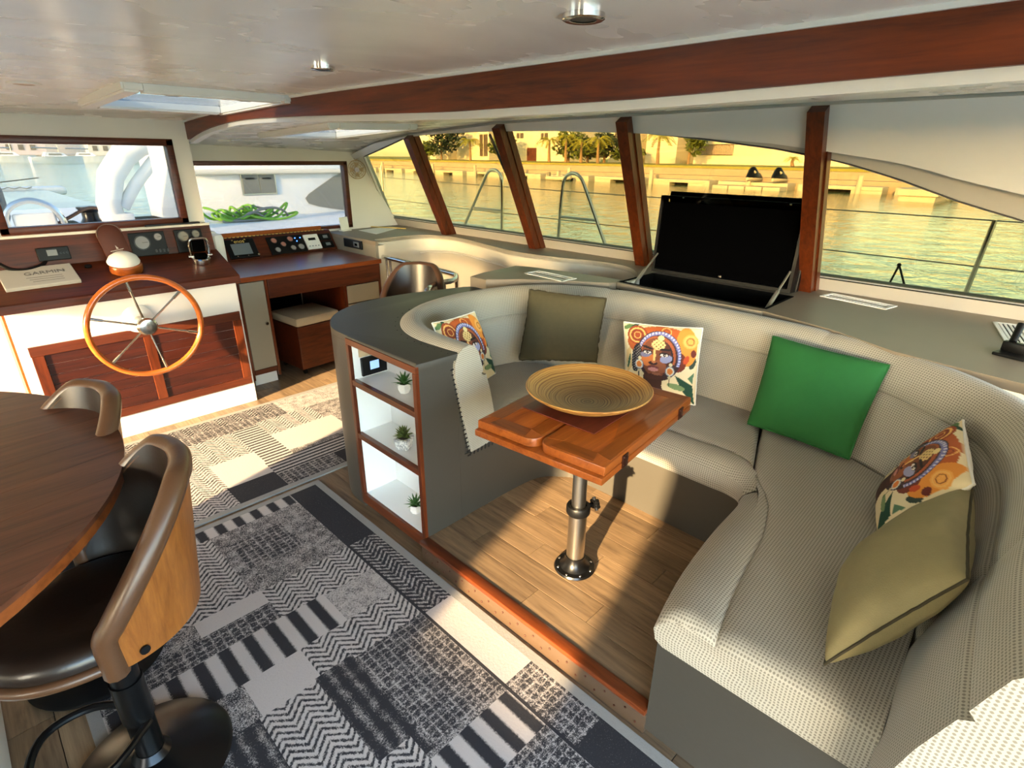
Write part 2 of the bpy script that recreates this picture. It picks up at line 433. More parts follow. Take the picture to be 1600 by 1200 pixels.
def text(body, size, M, mat, parent, extrude=.0006):
    cu = bpy.data.curves.new('lettering', 'FONT'); cu.body = body; cu.size = size; cu.extrude = extrude; cu.align_x = 'CENTER'; cu.align_y = 'CENTER'
    tmp = bpy.data.objects.new('tmp_text', cu); COL.objects.link(tmp)
    bpy.context.view_layer.update()
    me = bpy.data.meshes.new_from_object(tmp.evaluated_get(bpy.context.evaluated_depsgraph_get()))
    bpy.data.objects.remove(tmp); me.transform(Matrix.Translation(-abs_loc(parent)) @ M); me.name = 'lettering'
    o = bpy.data.objects.new('lettering', me); COL.objects.link(o); o.parent = parent
    me.materials.clear(); me.materials.append(mat); return o
def frame(origin, xdir, up):   # local x along xdir, local y along 'up', z out of the surface
    x = Vector(xdir).normalized(); y = Vector(up); y = (y-x*y.dot(x)).normalized(); z = x.cross(y)
    M = Matrix((x, y, z)).transposed().to_4x4(); M.translation = Vector(origin); return M
def lerp(a, b, t): return a+(b-a)*t
def interp(x, xs, ys): return float(np.interp(x, xs, ys))

# ------------------------------------------------------------------ setting: floors
floor = struct(B().box(-3.78, 3.4, -2.2, 5.1, -.06, -.005), 'floor', M_joint, None, 0)
def planks(parent, x0, x1, y0, y1, z, wid, length, skip=None):
    x = x0; r = 0
    while x < x1-.01:
        xe = min(x+wid, x1); y = y0-length*((r*.37) % 1)
        while y < y1:
            a, b = max(y, y0), min(y+length, y1)
            if b-a > .03 and not (skip and skip(x, xe, a, b)):
                B().box(x+.0012, xe-.0012, a+.0012, b-.0012, z-.006, z, .0008).build('plank', M_plank, parent, 0)
            y += length
        x += wid; r += 1
def under_rug(xa, xb, ya, yb):
    return (xa > -.1 and xb < 1.06 and ya > -.3 and yb < 2.5) or (xa > .3 and xb < 1.8 and ya > 2.6 and yb < 3.7) or yb < .3 or (xa > 1.3 and yb < 2.0) or (xb < 1.25 and ya > 3.9) or xb < -.7 or xa > 2.6
planks(floor, -1.2, 2.7, -.1, 5.0, 0.0, .15, 1.1, under_rug)
platform = B().box(1.14, 2.05, .45, 1.66, 0.0, .094).build('floor', M_joint, None, 0, kind='structure')
planks(platform, 1.15, 2.05, .45, 1.66, .1, .112, .62)
st = B().box(1.112, 1.14, .50, 1.62, 0.0, .082, .003).build('trim_1', M_riser, None, kind='structure')
B().box(1.106, 1.152, .50, 1.625, .083, .104, .004).build('nosing', M_mah_y, st)
sb = B()
for i in range(28):
    y = .53+i*.039
    sb.sph((1.111, y, .03+.028*(i % 2)), .004, u=8, v=5)
sb.build('stud', M_bronze, st, kind='stuff')

# ceiling: port and centre, then the lower starboard part beyond the beam
def zc(y): return interp(y, [-2.2, 2.4, 2.93, 3.4, 3.8, 4.06, 4.25], [1.895, 1.895, 1.892, 1.878, 1.858, 1.845, 1.832])
def zb(y): return interp(y, [-2.2, .1, .83, 1.57, 2.3, 2.75, 3.2, 3.45, 3.75, 4.0, 4.2], [1.80, 1.795, 1.783, 1.783, 1.80, 1.81, 1.815, 1.809, 1.79, 1.762, 1.727])
ys = [-2.2+.2*i for i in range(33)]
HA = (.69, 1.27, 2.74, 3.46)                       # roof hatch opening
def strip(xa, xb, za, zbf, ya, yb, t=.04, n=24):
    b = B(); Y = [lerp(ya, yb, i/n) for i in range(n+1)]
    b.grid([[(xa, y, za(y)), (xb, y, zbf(y)), (xb, y, zbf(y)+t), (xa, y, za(y)+t)] for y in Y], closev=True, caps=True); return b
cb = strip(-3.0, HA[0], lambda y: zc(y)-.02, zc, -2.2, 4.24)
c2 = [strip(HA[0], HA[1], zc, zc, -2.2, HA[2]), strip(HA[0], HA[1], zc, zc, HA[3], 4.24), strip(HA[1], 1.32, zc, zc, -2.2, 4.24)]
def merge(dst, srcs):
    for q in srcs:
        me = bpy.data.meshes.new('tmp'); q.bm.to_mesh(me); dst.bm.from_mesh(me); q.bm.free(); bpy.data.meshes.remove(me)
    return dst
struct(merge(cb, c2), 'ceiling', M_ceil)
def zi(y): return interp(y, [-2.2, 3.0, 4.0, 5.06], [1.80, 1.80, 1.765, 1.712])
def zo(y): return interp(y, [-2.2, .9, 2.9, 3.9, 4.5, 5.06], [1.885, 1.885, 1.866, 1.816, 1.76, 1.655])
HB = (1.72, 2.22, 3.1, 3.95)
def zs(x, y):
    if x <= 2.4: return lerp(zi(y), lerp(zi(y), zo(y), .55), (x-1.3)/1.1)
    return lerp(lerp(zi(y), zo(y), .55), zo(y), (x-2.4)/.5)
def sstrip(xa, xb, ya, yb, n=20):
    b = B(); Y = [lerp(ya, yb, i/n) for i in range(n+1)]; X = [lerp(xa, xb, i/6) for i in range(7)]
    b.grid([[(x, y, zs(x, y)) for x in X]+[(x, y, zs(x, y)+.05) for x in reversed(X)] for y in Y], closev=True, caps=True); return b
struct(merge(sstrip(1.33, HB[0], -2.2, 5.08), [sstrip(HB[0], HB[1], -2.2, HB[2]), sstrip(HB[0], HB[1], HB[3], 5.08), sstrip(HB[1], 2.4, -2.2, 5.08), sstrip(2.4, 3.06, -2.2, 5.08)]), 'ceiling', M_ceil)
# main beam
bb = B(); Y = [lerp(-2.2, 4.2, i/48) for i in range(49)]
bb.grid([[(1.295, y, zb(y)), (1.335, y, zb(y)), (1.335, y, zc(y)), (1.295, y, zc(y))] for y in Y], closev=True, caps=True)
beam = struct(bb, 'trim_2', M_beam)
bl = B(); bl.grid([[(1.31, y, zb(y)-.022), (1.35, y, zb(y)-.022), (1.35, y, zb(y)), (1.31, y, zb(y))] for y in Y], closev=True, caps=True)
bl.build('beam_lip', M_white, beam)
bl = B(); bl.grid([[(1.287, y, zc(y)-.010), (1.296, y, zc(y)-.010), (1.296, y, zc(y)), (1.287, y, zc(y))] for y in Y], closev=True, caps=True)
bl.build('quarter_bead', M_white, beam)

# helm window wall
WY = 4.2
wall = B()
wz0, wz1, wx0, wx1 = 1.215, 1.722, .25, 1.195
for x0, x1, z0, z1 in ((-3.4, 1.3, 0, wz0), (-3.4, 1.3, wz1, 1.9), (-3.4, wx0, wz0, wz1), (wx1, 1.3, wz0, wz1)):
    wall.box(x0, x1, WY, WY+.05, z0, z1)
struct(wall, 'wall_forward', M_white, None, 0)
win = B(); fw = .036
for x0, x1, z0, z1 in ((wx0-.004, wx1+.004, wz0-.004, wz0+fw), (wx0-.004, wx1+.004, wz1-fw, wz1+.004), (wx0-.004, wx0+fw, wz0, wz1), (wx1-fw, wx1+.004, wz0, wz1)):
    win.box(x0, x1, WY-.018, WY+.055, z0, z1, .003)
w1 = struct(win, 'window_1', M_mah_x)
B().box(wx0+fw-.004, wx1-fw+.004, WY+.02, WY+.026, wz0+fw-.004, wz1-fw+.004).build('pane', M_glass_front, w1, 0)
struct(B().box(1.27, 1.3, WY+.05, 5.05, 0, 1.9), 'wall_step', M_white, None, 0)
# nav window wall further forward
NY = 5.0
nx0, nx1, nz0, nz1 = 1.36, 2.87, 1.0, 1.585
wall = B()
for x0, x1, z0, z1 in ((1.3, 3.5, 0, nz0), (1.3, nx1, nz1, 1.86), (1.3, nx0, nz0, nz1)):
    wall.box(x0, x1, NY, NY+.05, z0, z1)
wall.plate([(nx1, NY, nz0), (3.40, NY, nz0), (3.02, NY, 1.62), (2.95, NY, 1.86), (nx1, NY, 1.86)], (0, .05, 0))
struct(wall, 'wall_forward', M_white, None, 0)
win = B()
for x0, x1, z0, z1 in ((nx0-.01, nx1+.004, nz0-.01, nz0+.02), (nx0-.01, nx1+.004, nz1-.03, nz1+.004), (nx0-.01, nx0+.03, nz0, nz1), (nx1-.034, nx1+.004, nz0, nz1)):
    win.box(x0, x1, NY-.016, NY+.055, z0, z1, .003)
w2 = struct(win, 'window_2', M_mah_x)
B().box(nx0+.02, nx1-.026, NY+.02, NY+.026, nz0+.015, nz1-.024).build('pane', M_glass_front, w2, 0)

# starboard inclined side: X = 3.42 - .62 (z - .97)
SK = .62
def sx(z): return 3.42-SK*(z-.97)
NRM = Vector((1, 0, SK)).normalized()           # outward
def sp(y, z, off=0.0): return Vector((sx(z), y, z))+NRM*off
ARY = [-2.2, -.4, .126, .349, .594, .83, 1.1, 1.475, 1.9, 2.4, 2.96, 3.5, 4.0, 4.49, 4.89, 5.08]
ARZ = [1.10, 1.26, 1.425, 1.489, 1.577, 1.645, 1.695, 1.742, 1.786, 1.806, 1.814, 1.81, 1.793, 1.70, 1.628, 1.60]
def arch(y): return interp(y, ARY, ARZ)
def arch_in(y): return arch(y)+interp(y, [-2, .16, .49, .83, 1.5, 2, 5], [.16, .13, .11, .065, .035, .02, .02])
def ztop(y): return zo(y)+.01
side = B()
Y = [lerp(-2.2, 5.06, i/90) for i in range(91)]
side.grid([[sp(y, arch(y), -.01), sp(y, ztop(y)+.05, -.01), sp(y, ztop(y)+.05, .03), sp(y, arch(y), .03)] for y in Y], closev=True, caps=True)
side.grid([[sp(y, .60, -.01), sp(y, 1.05, -.01), sp(y, 1.05, .03), sp(y, .60, .03)] for y in (-2.2, 5.06)], closev=True, caps=True)
ws = struct(side, 'wall_starboard', M_frame)
fl_ = B(); fl_.plate([sp(5.13, .97, -.012), sp(5.075, 1.045, -.012), sp(5.065, 1.07, -.012), sp(4.885, 1.60, -.012), sp(4.86, 1.68, -.012), sp(5.13, 1.68, -.012)], NRM*.045); fl_.build('corner_filler', M_white, ws, 0)
hp = B(); Yp = [y for y in Y]
hp.grid([[sp(y, min(arch_in(y), ztop(y)-.012), -.06), sp(y, ztop(y), -.06), sp(y, ztop(y), -.011), sp(y, min(arch_in(y), ztop(y)-.012), -.011)] for y in Yp], closev=True, caps=True)
hp.build('header_panel', M_panelwhite, ws)
MUL = [(4.10, 3.90), (2.99, 2.86), (2.0, 1.876), (.94, .89)]     # foot Y, top Y
def mul_y(m, z): return lerp(m[0], m[1], (z-.97)/.9)
edges = [(5.085, 4.895)]+MUL+[(-.55, -.6)]
for i in range(5):
    a, b = edges[i], edges[i+1]
    ya0, ya1 = a[0]-(.006 if i else .0), a[1]-(.006 if i else .0); yb0, yb1 = b[0]+.006, b[1]+.006
    n = 14; poly = []
    y_lo = [(lerp(ya0, yb0, k/n), 1.05) for k in range(n+1)]
    r = .03
    tops = []
    for k in range(n+1):
        t = k/n; y0 = lerp(ya0, yb0, t); y1 = lerp(ya1, yb1, t); y = y1; tops.append((y, arch(y)))
    poly = [(ya0-r, 1.05)]+[(lerp(ya0, yb0, k/n), 1.05) for k in range(1, n)]+[(yb0+r, 1.05), (yb0, 1.05+r)]+[(y, z+.006) for y, z in reversed(tops)]+[(ya0, 1.05+r)]
    wi = B(); wi.plate([sp(y, z, .004) for y, z in poly], NRM*.006)
    pane = struct(wi, 'window_%d' % (i+3), M_glass_side, None, 0)
    g = B(); g.tube([sp(y, z, -.0105) for y, z in poly], .0035, 6, True); g.build('gasket', M_rubber, pane)
for i, m in enumerate(MUL):
    p = B(); z0, z1 = .972, ztop(m[1])+.0; h = .036
    y0, y1 = mul_y(m, z0), mul_y(m, z1)
    def box_on(yc0, yc1, hw, za, zbb, o0, o1):
        c = [sp(yc0-hw, za, o0), sp(yc0+hw, za, o0), sp(yc0+hw, za, o1), sp(yc0-hw, za, o1), sp(yc1-hw, zbb, o0), sp(yc1+hw, zbb, o0), sp(yc1+hw, zbb, o1), sp(yc1-hw, zbb, o1)]
        return B().hexa(c)
    q = struct(box_on(y0, y1, h, z0, z1, -.115, -.0615), 'trim_%d' % (i+3), M_mah_z, None, 0)
    zt = arch_in(m[1])-.004
    box_on(mul_y(m, z0)-.006, mul_y(m, zt)-.006, h+.002, z0, zt, -.0612, -.011).build('outer_post', M_mah_z, q, 0)

# port side (behind the camera's left shoulder): sun comes through its windows
pw = B()
def px_(z): return -sx(z)
def pp(y, z, off=0): return Vector((px_(z)-off, y, z))
PW = [(-.45, .13, .985), (1.62, 3.6, .72)]
cuts = [-2.2]+[v for q in PW for v in q[:2]]+[4.24]
for i in range(0, len(cuts), 2):
    pw.grid([[pp(y, .5), pp(y, 1.9), pp(y, 1.9, .05), pp(y, .5, .05)] for y in (cuts[i], cuts[i+1])], closev=True, caps=True)
for a, b, sill in PW:
    pw.grid([[pp(y, .5), pp(y, sill), pp(y, sill, .05), pp(y, .5, .05)] for y in (a, b)], closev=True, caps=True)
    pw.grid([[pp(y, 1.58), pp(y, 1.95), pp(y, 1.95, .05), pp(y, 1.58, .05)] for y in (a, b)], closev=True, caps=True)
wp = struct(pw, 'wall_port', M_white, None, 0)
for i, (a, b, sill) in enumerate(PW):
    struct(B().plate([pp(a, sill-.005, .02), pp(b, sill-.005, .02), pp(b, 1.585, .02), pp(a, 1.585, .02)], (-.006, 0, 0)), 'window_%d' % (8+i), M_glass_port, None, 0)
struct(B().box(-3.78, -3.72, -2.2, 4.24, -.05, .5), 'wall_port', M_white, None, 0)
# aft bulkhead: unseen, its wide opening placed and sized to let light in
ab = B()
for x0, x1, z0, z1 in ((-3.6, -1.5, 0, 1.95), (2.95, 3.5, 0, 1.95), (-1.5, 2.95, 1.86, 1.95)):
    ab.box(x0, x1, -1.06, -1.0, z0, z1)
struct(ab, 'wall_aft', M_white, None, 0)

# ------------------------------------------------------------------ counter along the windows, stairwell
CZ = .97
well = [(2.80, 1.775), (2.99, 1.826), (3.15, 1.957), (3.22, 2.12), (3.20, 2.35), (3.12, 2.62), (3.09, 3.0), (3.17, 3.4), (3.25, 3.75), (3.255, 3.98), (3.17, 4.18), (3.0, 4.26), (2.64, 4.25)]
well = [tuple(v[:2]) for v in spline([(x, y, 0) for x, y in well], 4)]
TX0, TX1, TY0, TY1 = 2.74, 3.12, .93, 1.79        # opening of the television locker
cnt = B()
cnt.prism([(2.385, -.05), (2.455, .33), (2.6, .6), (2.688, .9), (2.70, TY0), (3.425, TY0), (3.425, -2.0), (1.2, -2.0), (1.2, -.42), (2.1, -.38)], CZ-.035, CZ)
cnt.prism([(2.685, TY0), (TX0, TY0), (TX0, TY1), (2.72, TY1), (2.68, 1.26)], CZ-.035, CZ)
cnt.prism([(TX1, TY0), (3.425, TY0), (3.425, TY1), (TX1, TY1)], CZ-.035, CZ)
cnt.prism([(2.72, TY1), (3.425, TY1), (3.425, 5.0), (2.575, 5.0), (2.575, 4.13), (2.60, 4.13)]+list(reversed(well)), CZ-.035, CZ)
counter = thing('window_counter', 'long taupe counter with a grey leathery top running under the slanting windows', 'counter', (3.2, 2, CZ-.035))
cnt.build('worktop', M_counter, counter)
cw = B(); cw.box(2.572, 2.60, 4.13, 4.99, 0, CZ-.035); cw.build('side_panel', M_greige, counter, 0)
wc = B(); rows = []
for x, y in well: rows.append([(x, y, .02), (x, y, CZ-.036), (x+.02, y+.0, CZ-.036), (x+.02, y, .02)])
wallp = [(x, y) for x, y in well]
wc.grid([[(x, y, .02), (x, y, CZ-.036)] for x, y in wallp])
wc.grid([[(x, y, CZ-.0355), (x, y, CZ+.001)] for x, y in wallp])
wl = B(); n = len(wallp)
def off_poly(P, d):
    out = []
    for i, (x, y) in enumerate(P):
        a = Vector(P[max(i-1, 0)]); b = Vector(P[min(i+1, len(P)-1)]); t = (b-a).normalized(); out.append((x-t.y*-d, y+t.x*-d))
    return out
outer = off_poly(wallp, .03)
wl.grid([[(a[0], a[1], .02), (a[0], a[1], CZ-.002), (c[0], c[1], CZ-.002), (c[0], c[1], .02)] for a, c in zip(wallp, outer)], closev=True, caps=True)
wl.box(2.6, 2.66, 4.13, 4.25, .02, CZ-.037)
wlo = wl.build('stairwell_liner', M_cream, counter)
mo = B(); mp = [(x, y, .80+.035*math.sin(PI*i/(n-1))) for i, (x, y) in enumerate(off_poly(wallp, -.006)) if 18 < i < n-6]
mo.tube(mp, .010, 8); mo.build('moulding', M_cream, wlo)
dr = B().box(2.98, 3.0, 2.15, 2.75, 0, .74, .004)
door = dr.build('door_1', M_doorgrey, None, 0, kind='structure')
B().box(2.97, 3.01, 2.13, 2.78, .742, .765, .004).build('door_frame', M_mah_y, door, 0)
for (p, lab) in (([(820, 428), (840, 423), (900, 436), (880, 441)], 'long white air vent in the dark ledge behind the sofa, farthest of the counter vents'),
                 ([(1280, 463), (1300, 459), (1396, 478), (1390, 486)], 'long white air vent in the counter right of the open television locker'),
                 ([(1562, 506), (1605, 510), (1605, 541), (1560, 533)], 'square white slatted air vent at the right end of the counter')):
    q = [pz(x, y, CZ) for x, y in p]; c = sum(q)/4
    u = Vector(q[3]-q[0]+q[2]-q[1]); v = Vector(q[1]-q[0]+q[2]-q[3])
    if 'square' in lab: u, v = v, u
    u.z = v.z = 0; L = max(u.length/2, .1); W = max(v.length/2, .075)
    ang = math.atan2(u.y, u.x); 
    r = thing('air_vent', lab, 'vent', (c[0], c[1], CZ), 'counter air vents')
    M = Matrix.Translation((c[0], c[1], CZ)) @ Matrix.Rotation(ang, 4, 'Z')
    b = B(); f = .016
    for x0, x1, y0, y1 in ((-L/2, L/2, -W/2, -W/2+f), (-L/2, L/2, W/2-f, W/2), (-L/2, -L/2+f, -W/2, W/2), (L/2-f, L/2, -W/2, W/2)): b.box(x0, x1, y0, y1, 0.0005, .006, .0015, M)
    b.build('frame', M_whiteplastic, r, 0)
    B().box(-L/2+f, L/2-f, -W/2+f, W/2-f, .0005, .001, 0, M).build('duct', M_pit if 'square' in lab else M_greige, r, 0)
    if 'square' in lab:
        for k in range(4):
            xx = -L/2+f+(L-2*f)*(k+.5)/4; B().box(xx-.005, xx+.005, -W/2+f, W/2-f, .0015, .005, 0, M).build('slat', M_whiteplastic, r, 0)
    else:
        for k in range(2):
            yy = -W/2+f+(W-2*f)*(k+.5)/2; B().box(-L/2+f, L/2-f, yy-.004, yy+.004, .0015, .0045, 0, M).build('slat', M_whiteplastic, r, 0)

# television in its tilt-up locker
tv = thing('television_locker', 'open black locker in the counter with a flat television inside its raised lid', 'television', (2.95, 1.36, .55))
b = B()
for x0, x1, y0, y1, z0, z1 in ((TX0+.002, TX0+.012, TY0+.002, TY1-.002, .55, CZ+.004), (TX1-.012, TX1-.002, TY0+.002, TY1-.002, .55, CZ+.002), (TX0+.012, TX1-.012, TY0+.002, TY0+.012, .55, CZ+.004), (TX0+.012, TX1-.012, TY1-.012, TY1-.002, .55, CZ+.004), (TX0+.012, TX1-.012, TY0+.012, TY1-.012, .55, .56)): b.box(x0, x1, y0, y1, z0, z1)
b.build('locker_box', M_pit, tv, 0)
TILT = Matrix.Translation((3.125, 0, .975)) @ Matrix.Rotation(math.radians(3), 4, 'Y') @ Matrix.Translation((-3.125, 0, -.975))
lid = B(); y0, y1 = TY0+.03, TY1+.02
lid.box(3.20, 3.235, y0-.01, y1-.02, .98, 1.465, .004, TILT); 
for a in ((3.13, 3.20, y0, y0+.018, .98, 1.44), (3.13, 3.20, y1-.018, y1, .98, 1.44), (3.13, 3.20, y0+.018, y1-.018, 1.42, 1.44), (3.13, 3.20, y0+.018, y1-.018, .98, 1.0)): lid.box(*a, .0, TILT)
lido = lid.build('lid', M_black, tv, 0)
scr = B().box(3.135, 3.17, y0+.022, y1-.022, 1.005, 1.405, .003, TILT).build('screen', M_blackgloss, lido, 0)
text('LG', .014, TILT @ frame((3.1335, 1.36, 1.012), (0, -1, 0), (0, 0, 1)), M_alu, tv)
for yy in (TY0+.04, TY1-.03):
    s = B(); s.cyl((3.10, yy, 1.10), (2.97, yy, 1.015), .006, n=10); s.cyl((2.97, yy, 1.015), (2.84, yy, .93), .011, n=10); s.build('gas_strut', M_silverstrut, tv)
for yy in (1.05, 1.66): B().sph(TILT @ Vector((3.128, yy, 1.43)), .006, u=8, v=6).build('screw', M_chrome, lido)
# dark tripod mount at the right end
q = pz(1585, 556, CZ)
r = thing('instrument_mount', 'small black folding mount standing at the right end of the counter', 'mount', (q[0], q[1], CZ))
M = Matrix.Translation((q[0], q[1], CZ)) @ Matrix.Rotation(-.3, 4, 'Z')
B().box(-.06, .06, -.05, .05, .0005, .012, .003, M).build('base_plate', M_black, r, 0)
b = B(); b.box(-.015, .015, -.03, .045, .012, .05, .004, M); b.cyl(M @ Vector((0, .02, .05)), M @ Vector((.05, .03, .11)), .012); b.build('arm', M_black, r)

# dark ledge between sofa and stairwell
led = B(); led.prism([(2.2, 2.50), (2.34, 2.53), (2.655, 2.56), (2.70, 2.47), (2.78, 2.0), (2.795, 1.80), (2.715, 1.795), (2.66, 1.80), (2.54, 2.02), (2.38, 2.22), (2.2, 2.36)], .02, CZ+.002, .006)
tag(led.build('corner_ledge', M_counter, None), 'dark taupe ledge with a long vent between the curved sofa back and the stairwell', 'ledge')

# ------------------------------------------------------------------ bookcase end unit
bc = thing('bookcase', 'charcoal vinyl end unit with three white open shelves framed in mahogany', 'bookcase', (1.3, 1.95, 0))
BX = 1.14
curve = spline([(BX, 2.12, 0), (1.15, 2.26, 0), (1.20, 2.38, 0), (1.29, 2.49, 0), (1.42, 2.57, 0), (1.58, 2.61, 0), (1.8, 2.60, 0), (2.0, 2.55, 0), (2.19, 2.5, 0)], 5)
poly = [(v.x, v.y) for v in curve]+[(2.19, 2.37), (1.95, 2.40), (1.62, 2.36), (1.40, 2.22), (1.345, 2.12)]
sh = B(); sh.prism(poly, .02, .884)
sh.box(BX+.012, 1.3445, 1.62, 1.634, .02, .884)
sh.box(1.3455, 1.3735, 1.62, 2.12, .02, .884)
sh.box(BX+.012, 1.345, 1.634, 2.12, .02, .09); sh.plate([(1.36, 1.628, .42), (1.47, 1.628, .42), (1.43, 1.628, .62), (1.36, 1.628, .9)], (0, .012, 0))
sh.build('vinyl_shell', M_vinyl, bc)
lin = B()
for x0, x1, y0, y1, z0, z1 in ((1.325, 1.344, 1.635, 2.118, .092, .882), (BX+.012, 1.325, 1.635, 1.641, .092, .882), (BX+.012, 1.325, 2.112, 2.118, .092, .882), (BX+.012, 1.325, 1.641, 2.112, .092, .1), (BX+.012, 1.325, 1.641, 2.112, .874, .882)): lin.box(x0, x1, y0, y1, z0, z1)
lin.build('white_lining', M_shelfwhite, bc, 0)
SH = (.425, .695)
for z in SH:
    s = B().box(BX+.02, 1.325, 1.641, 2.112, z-.011, z+.009).build('shelf', M_shelfwhite, bc, 0)
    B().box(BX-.004, BX+.02, 1.634, 2.118, z-.014, z+.012, .002).build('shelf_edge', M_mah_y, s, 0)
for y0, y1, z0, z1 in ((1.618, 2.135, .045, .098), (1.618, 2.135, .874, .902)): B().box(BX-.005, BX+.012, y0, y1, z0, z1, .002).build('rail', M_mah_y, bc, 0)
for y0, y1 in ((1.618, 1.64), (2.112, 2.135)): B().box(BX-.006, BX+.0118, y0, y1, .0985, .8735, .002).build('stile', M_mah_z, bc, 0)
r = thing('control_panel', 'black control panel with a small pale blue screen inside the top shelf', 'control panel', (1.25, 2.10, .705))
B().box(1.185, 1.315, 2.096, 2.1115, .712, .80, .003).build('housing', M_black, r, 0)
B().box(1.225, 1.272, 2.0945, 2.0962, .738, .778, .001).build('display', M_bluescreen, r, 0)
r = thing('switch_plate', 'beige square switch plate above the black panel in the top shelf', 'switch', (1.25, 2.1, .81))
B().box(1.18, 1.30, 2.102, 2.1115, .805, .868, .002).build('plate', M_creamplastic, r, 0)
B().box(1.232, 1.262, 2.098, 2.102, .845, .868, .001).build('rocker', M_black, r, 0)

def spiky(leafmat, n, L, up, name, parent, c, wid=.006):
    for i in range(n):
        a = 2.4*i; t = i/n; el = lerp(.15, 1.35, t)*up; l = L*(1-.25*t)
        d = Vector((math.cos(a)*math.cos(el), math.sin(a)*math.cos(el), math.sin(el))); s = d.cross(Vector((0, 0, 1))).normalized()*wid; nn = s.cross(d).normalized()*wid*.5
        p0 = Vector(c)+Vector((0, 0, .012*t)); p1 = p0+d*l*.45+Vector((0, 0, .004)); p2 = p0+d*l+Vector((0, 0, -.002 if el < .5 else .008))
        b = B(); v = [b.bm.verts.new(q) for q in (p0-s*.5, p0+s*.5, p1+s, p1-s, p1+nn, p0+nn, p2)]
        for f in ((0, 1, 2, 3), (0, 3, 4, 5), (1, 5, 4, 2), (3, 6, 4), (2, 4, 6), (3, 2, 6), (0, 5, 1)): b.bm.faces.new([v[k] for k in f])
        b.build('leaf', leafmat, parent, 0)
for (px, pyb, pyt, hh, mt, lab, kind) in ((632, 613, 572, .04, M_leaf, 'spiky green succulent in a white faceted pot on the top shelf', 0), (632, 700, 660, .05, M_leaf2, 'olive rosette succulent in a marbled cube pot on the middle shelf', 1), (650, 800, 765, .04, M_leaf, 'spiky green succulent in a white faceted pot on the bottom shelf', 0)):
    z = {613: SH[1]+.0092, 700: SH[0]+.0092, 800: .1002}[pyb]; q = pz(px, pyb, z); q[0] = min(max(q[0], 1.19), 1.27); d = ray(px, pyb); q = EYEP+d*(q[0]/d[0]); q[2] = z
    if q[1] < 1.69: q[1] = 1.69
    r = thing('potted_succulent', lab, 'plant', tuple(q), 'succulents on the bookcase shelves')
    if kind:
        s = .038; b = B(); b.hexa([(-s*.7, -s*.7, 0), (s*.7, -s*.7, 0), (s*.7, s*.7, 0), (-s*.7, s*.7, 0), (-s, -s, .055), (s, -s, .055), (s, s, .055), (-s, s, .055)])
        bmesh.ops.bevel(b.bm, geom=list(b.bm.edges), offset=.005, segments=1, affect='EDGES'); bmesh.ops.transform(b.bm, matrix=Matrix.Translation(q) @ Matrix.Rotation(.5, 4, 'Z'), verts=b.bm.verts)
        b.build('pot', M_marble, r, 0); top = .055; rr = .03
    else:
        b = B().lathe([(0, 0), (.02, 0), (.031, .022), (.027, .043), (.024, .043), (.022, .036), (0, .036)], q, 6); b.build('pot', M_pot, r, 0); top = .036; rr = .02
    B().lathe([(0, 0), (rr, 0), (rr*.8, .004), (0, .006)], (q[0], q[1], z+top-.002), 12).build('soil', M_soil, r)
    spiky(mt, 26 if kind else 24, .052 if kind else .058, .8 if kind else 1.0, 'leaf', r, (q[0], q[1], z+top), .009 if kind else .0055)

# ------------------------------------------------------------------ built-in sofa
sofa = thing('corner_sofa', 'U-shaped built-in sofa in pale grey mesh fabric on a charcoal vinyl base', 'sofa', (2.1, 1.0, .1))
base = B()
fr = [(1.374, 1.622), (1.70, 1.622), (1.86, 1.60), (1.95, 1.52), (1.985, 1.40), (1.985, .74), (1.95, .60), (1.86, .53), (1.70, .505), (1.12, .50)]
bk = [(1.12, .0), (1.3, -.02), (1.9, .02), (2.2, .12), (2.4, .38), (2.5, .8), (2.5, 1.5), (2.42, 1.8), (2.2, 2.02), (1.95, 2.12), (1.66, 2.1), (1.53, 1.9), (1.53, 1.64), (1.374, 1.64)]
frs = [tuple(v[:2]) for v in spline([(x, y, 0) for x, y in fr], 3)]
base.prism(frs+bk, .02, .425); base.build('base', M_vinyl, sofa, 30)

inner = spline([(1.565, 1.625, 0), (1.555, 1.78, 0), (1.57, 1.93, 0), (1.66, 2.05, 0), (1.80, 2.09, 0), (1.95, 2.085, 0), (2.15, 2.02, 0), (2.32, 1.86, 0), (2.41, 1.66, 0), (2.435, 1.45, 0), (2.44, 1.1, 0), (2.43, .8, 0), (2.40, .6, 0), (2.32, .36, 0), (2.17, .14, 0), (2.0, .04, 0), (1.8, .0, 0), (1.5, -.01, 0), (1.27, -.01, 0), (1.08, -.02, 0), (.95, -.03, 0)], 8)
def resample(P, n):
    d = [0]
    for a, b in zip(P[:-1], P[1:]): d.append(d[-1]+(b-a).length)
    out = []
    for k in range(n):
        t = d[-1]*k/(n-1); i = min(int(np.searchsorted(d, t, 'right'))-1, len(P)-2); i = max(i, 0); out.append(P[i].lerp(P[i+1], (t-d[i])/max(d[i+1]-d[i], 1e-9)))
    return out, d[-1]
IN, INL = resample(inner, 240)
for _ in range(6):
    IN = [IN[0]]+[(IN[i-1]+IN[i]*2+IN[i+1])/4 for i in range(1, len(IN)-1)]+[IN[-1]]
prof = [(0.0, .43), (-.004, .52), (.012, .60), (.035, .70), (.058, .775), (.068, .806), (.088, .818), (.076, .832), (.09, .88), (.104, .925), (.128, .955), (.16, .967), (.195, .962), (.225, .942), (.242, .905), (.245, .86), (.235, .78), (.20, .60), (.16, .43)]
pl = [0]
for a, b in zip(prof[:-1], prof[1:]): pl.append(pl[-1]+math.dist(a, b))
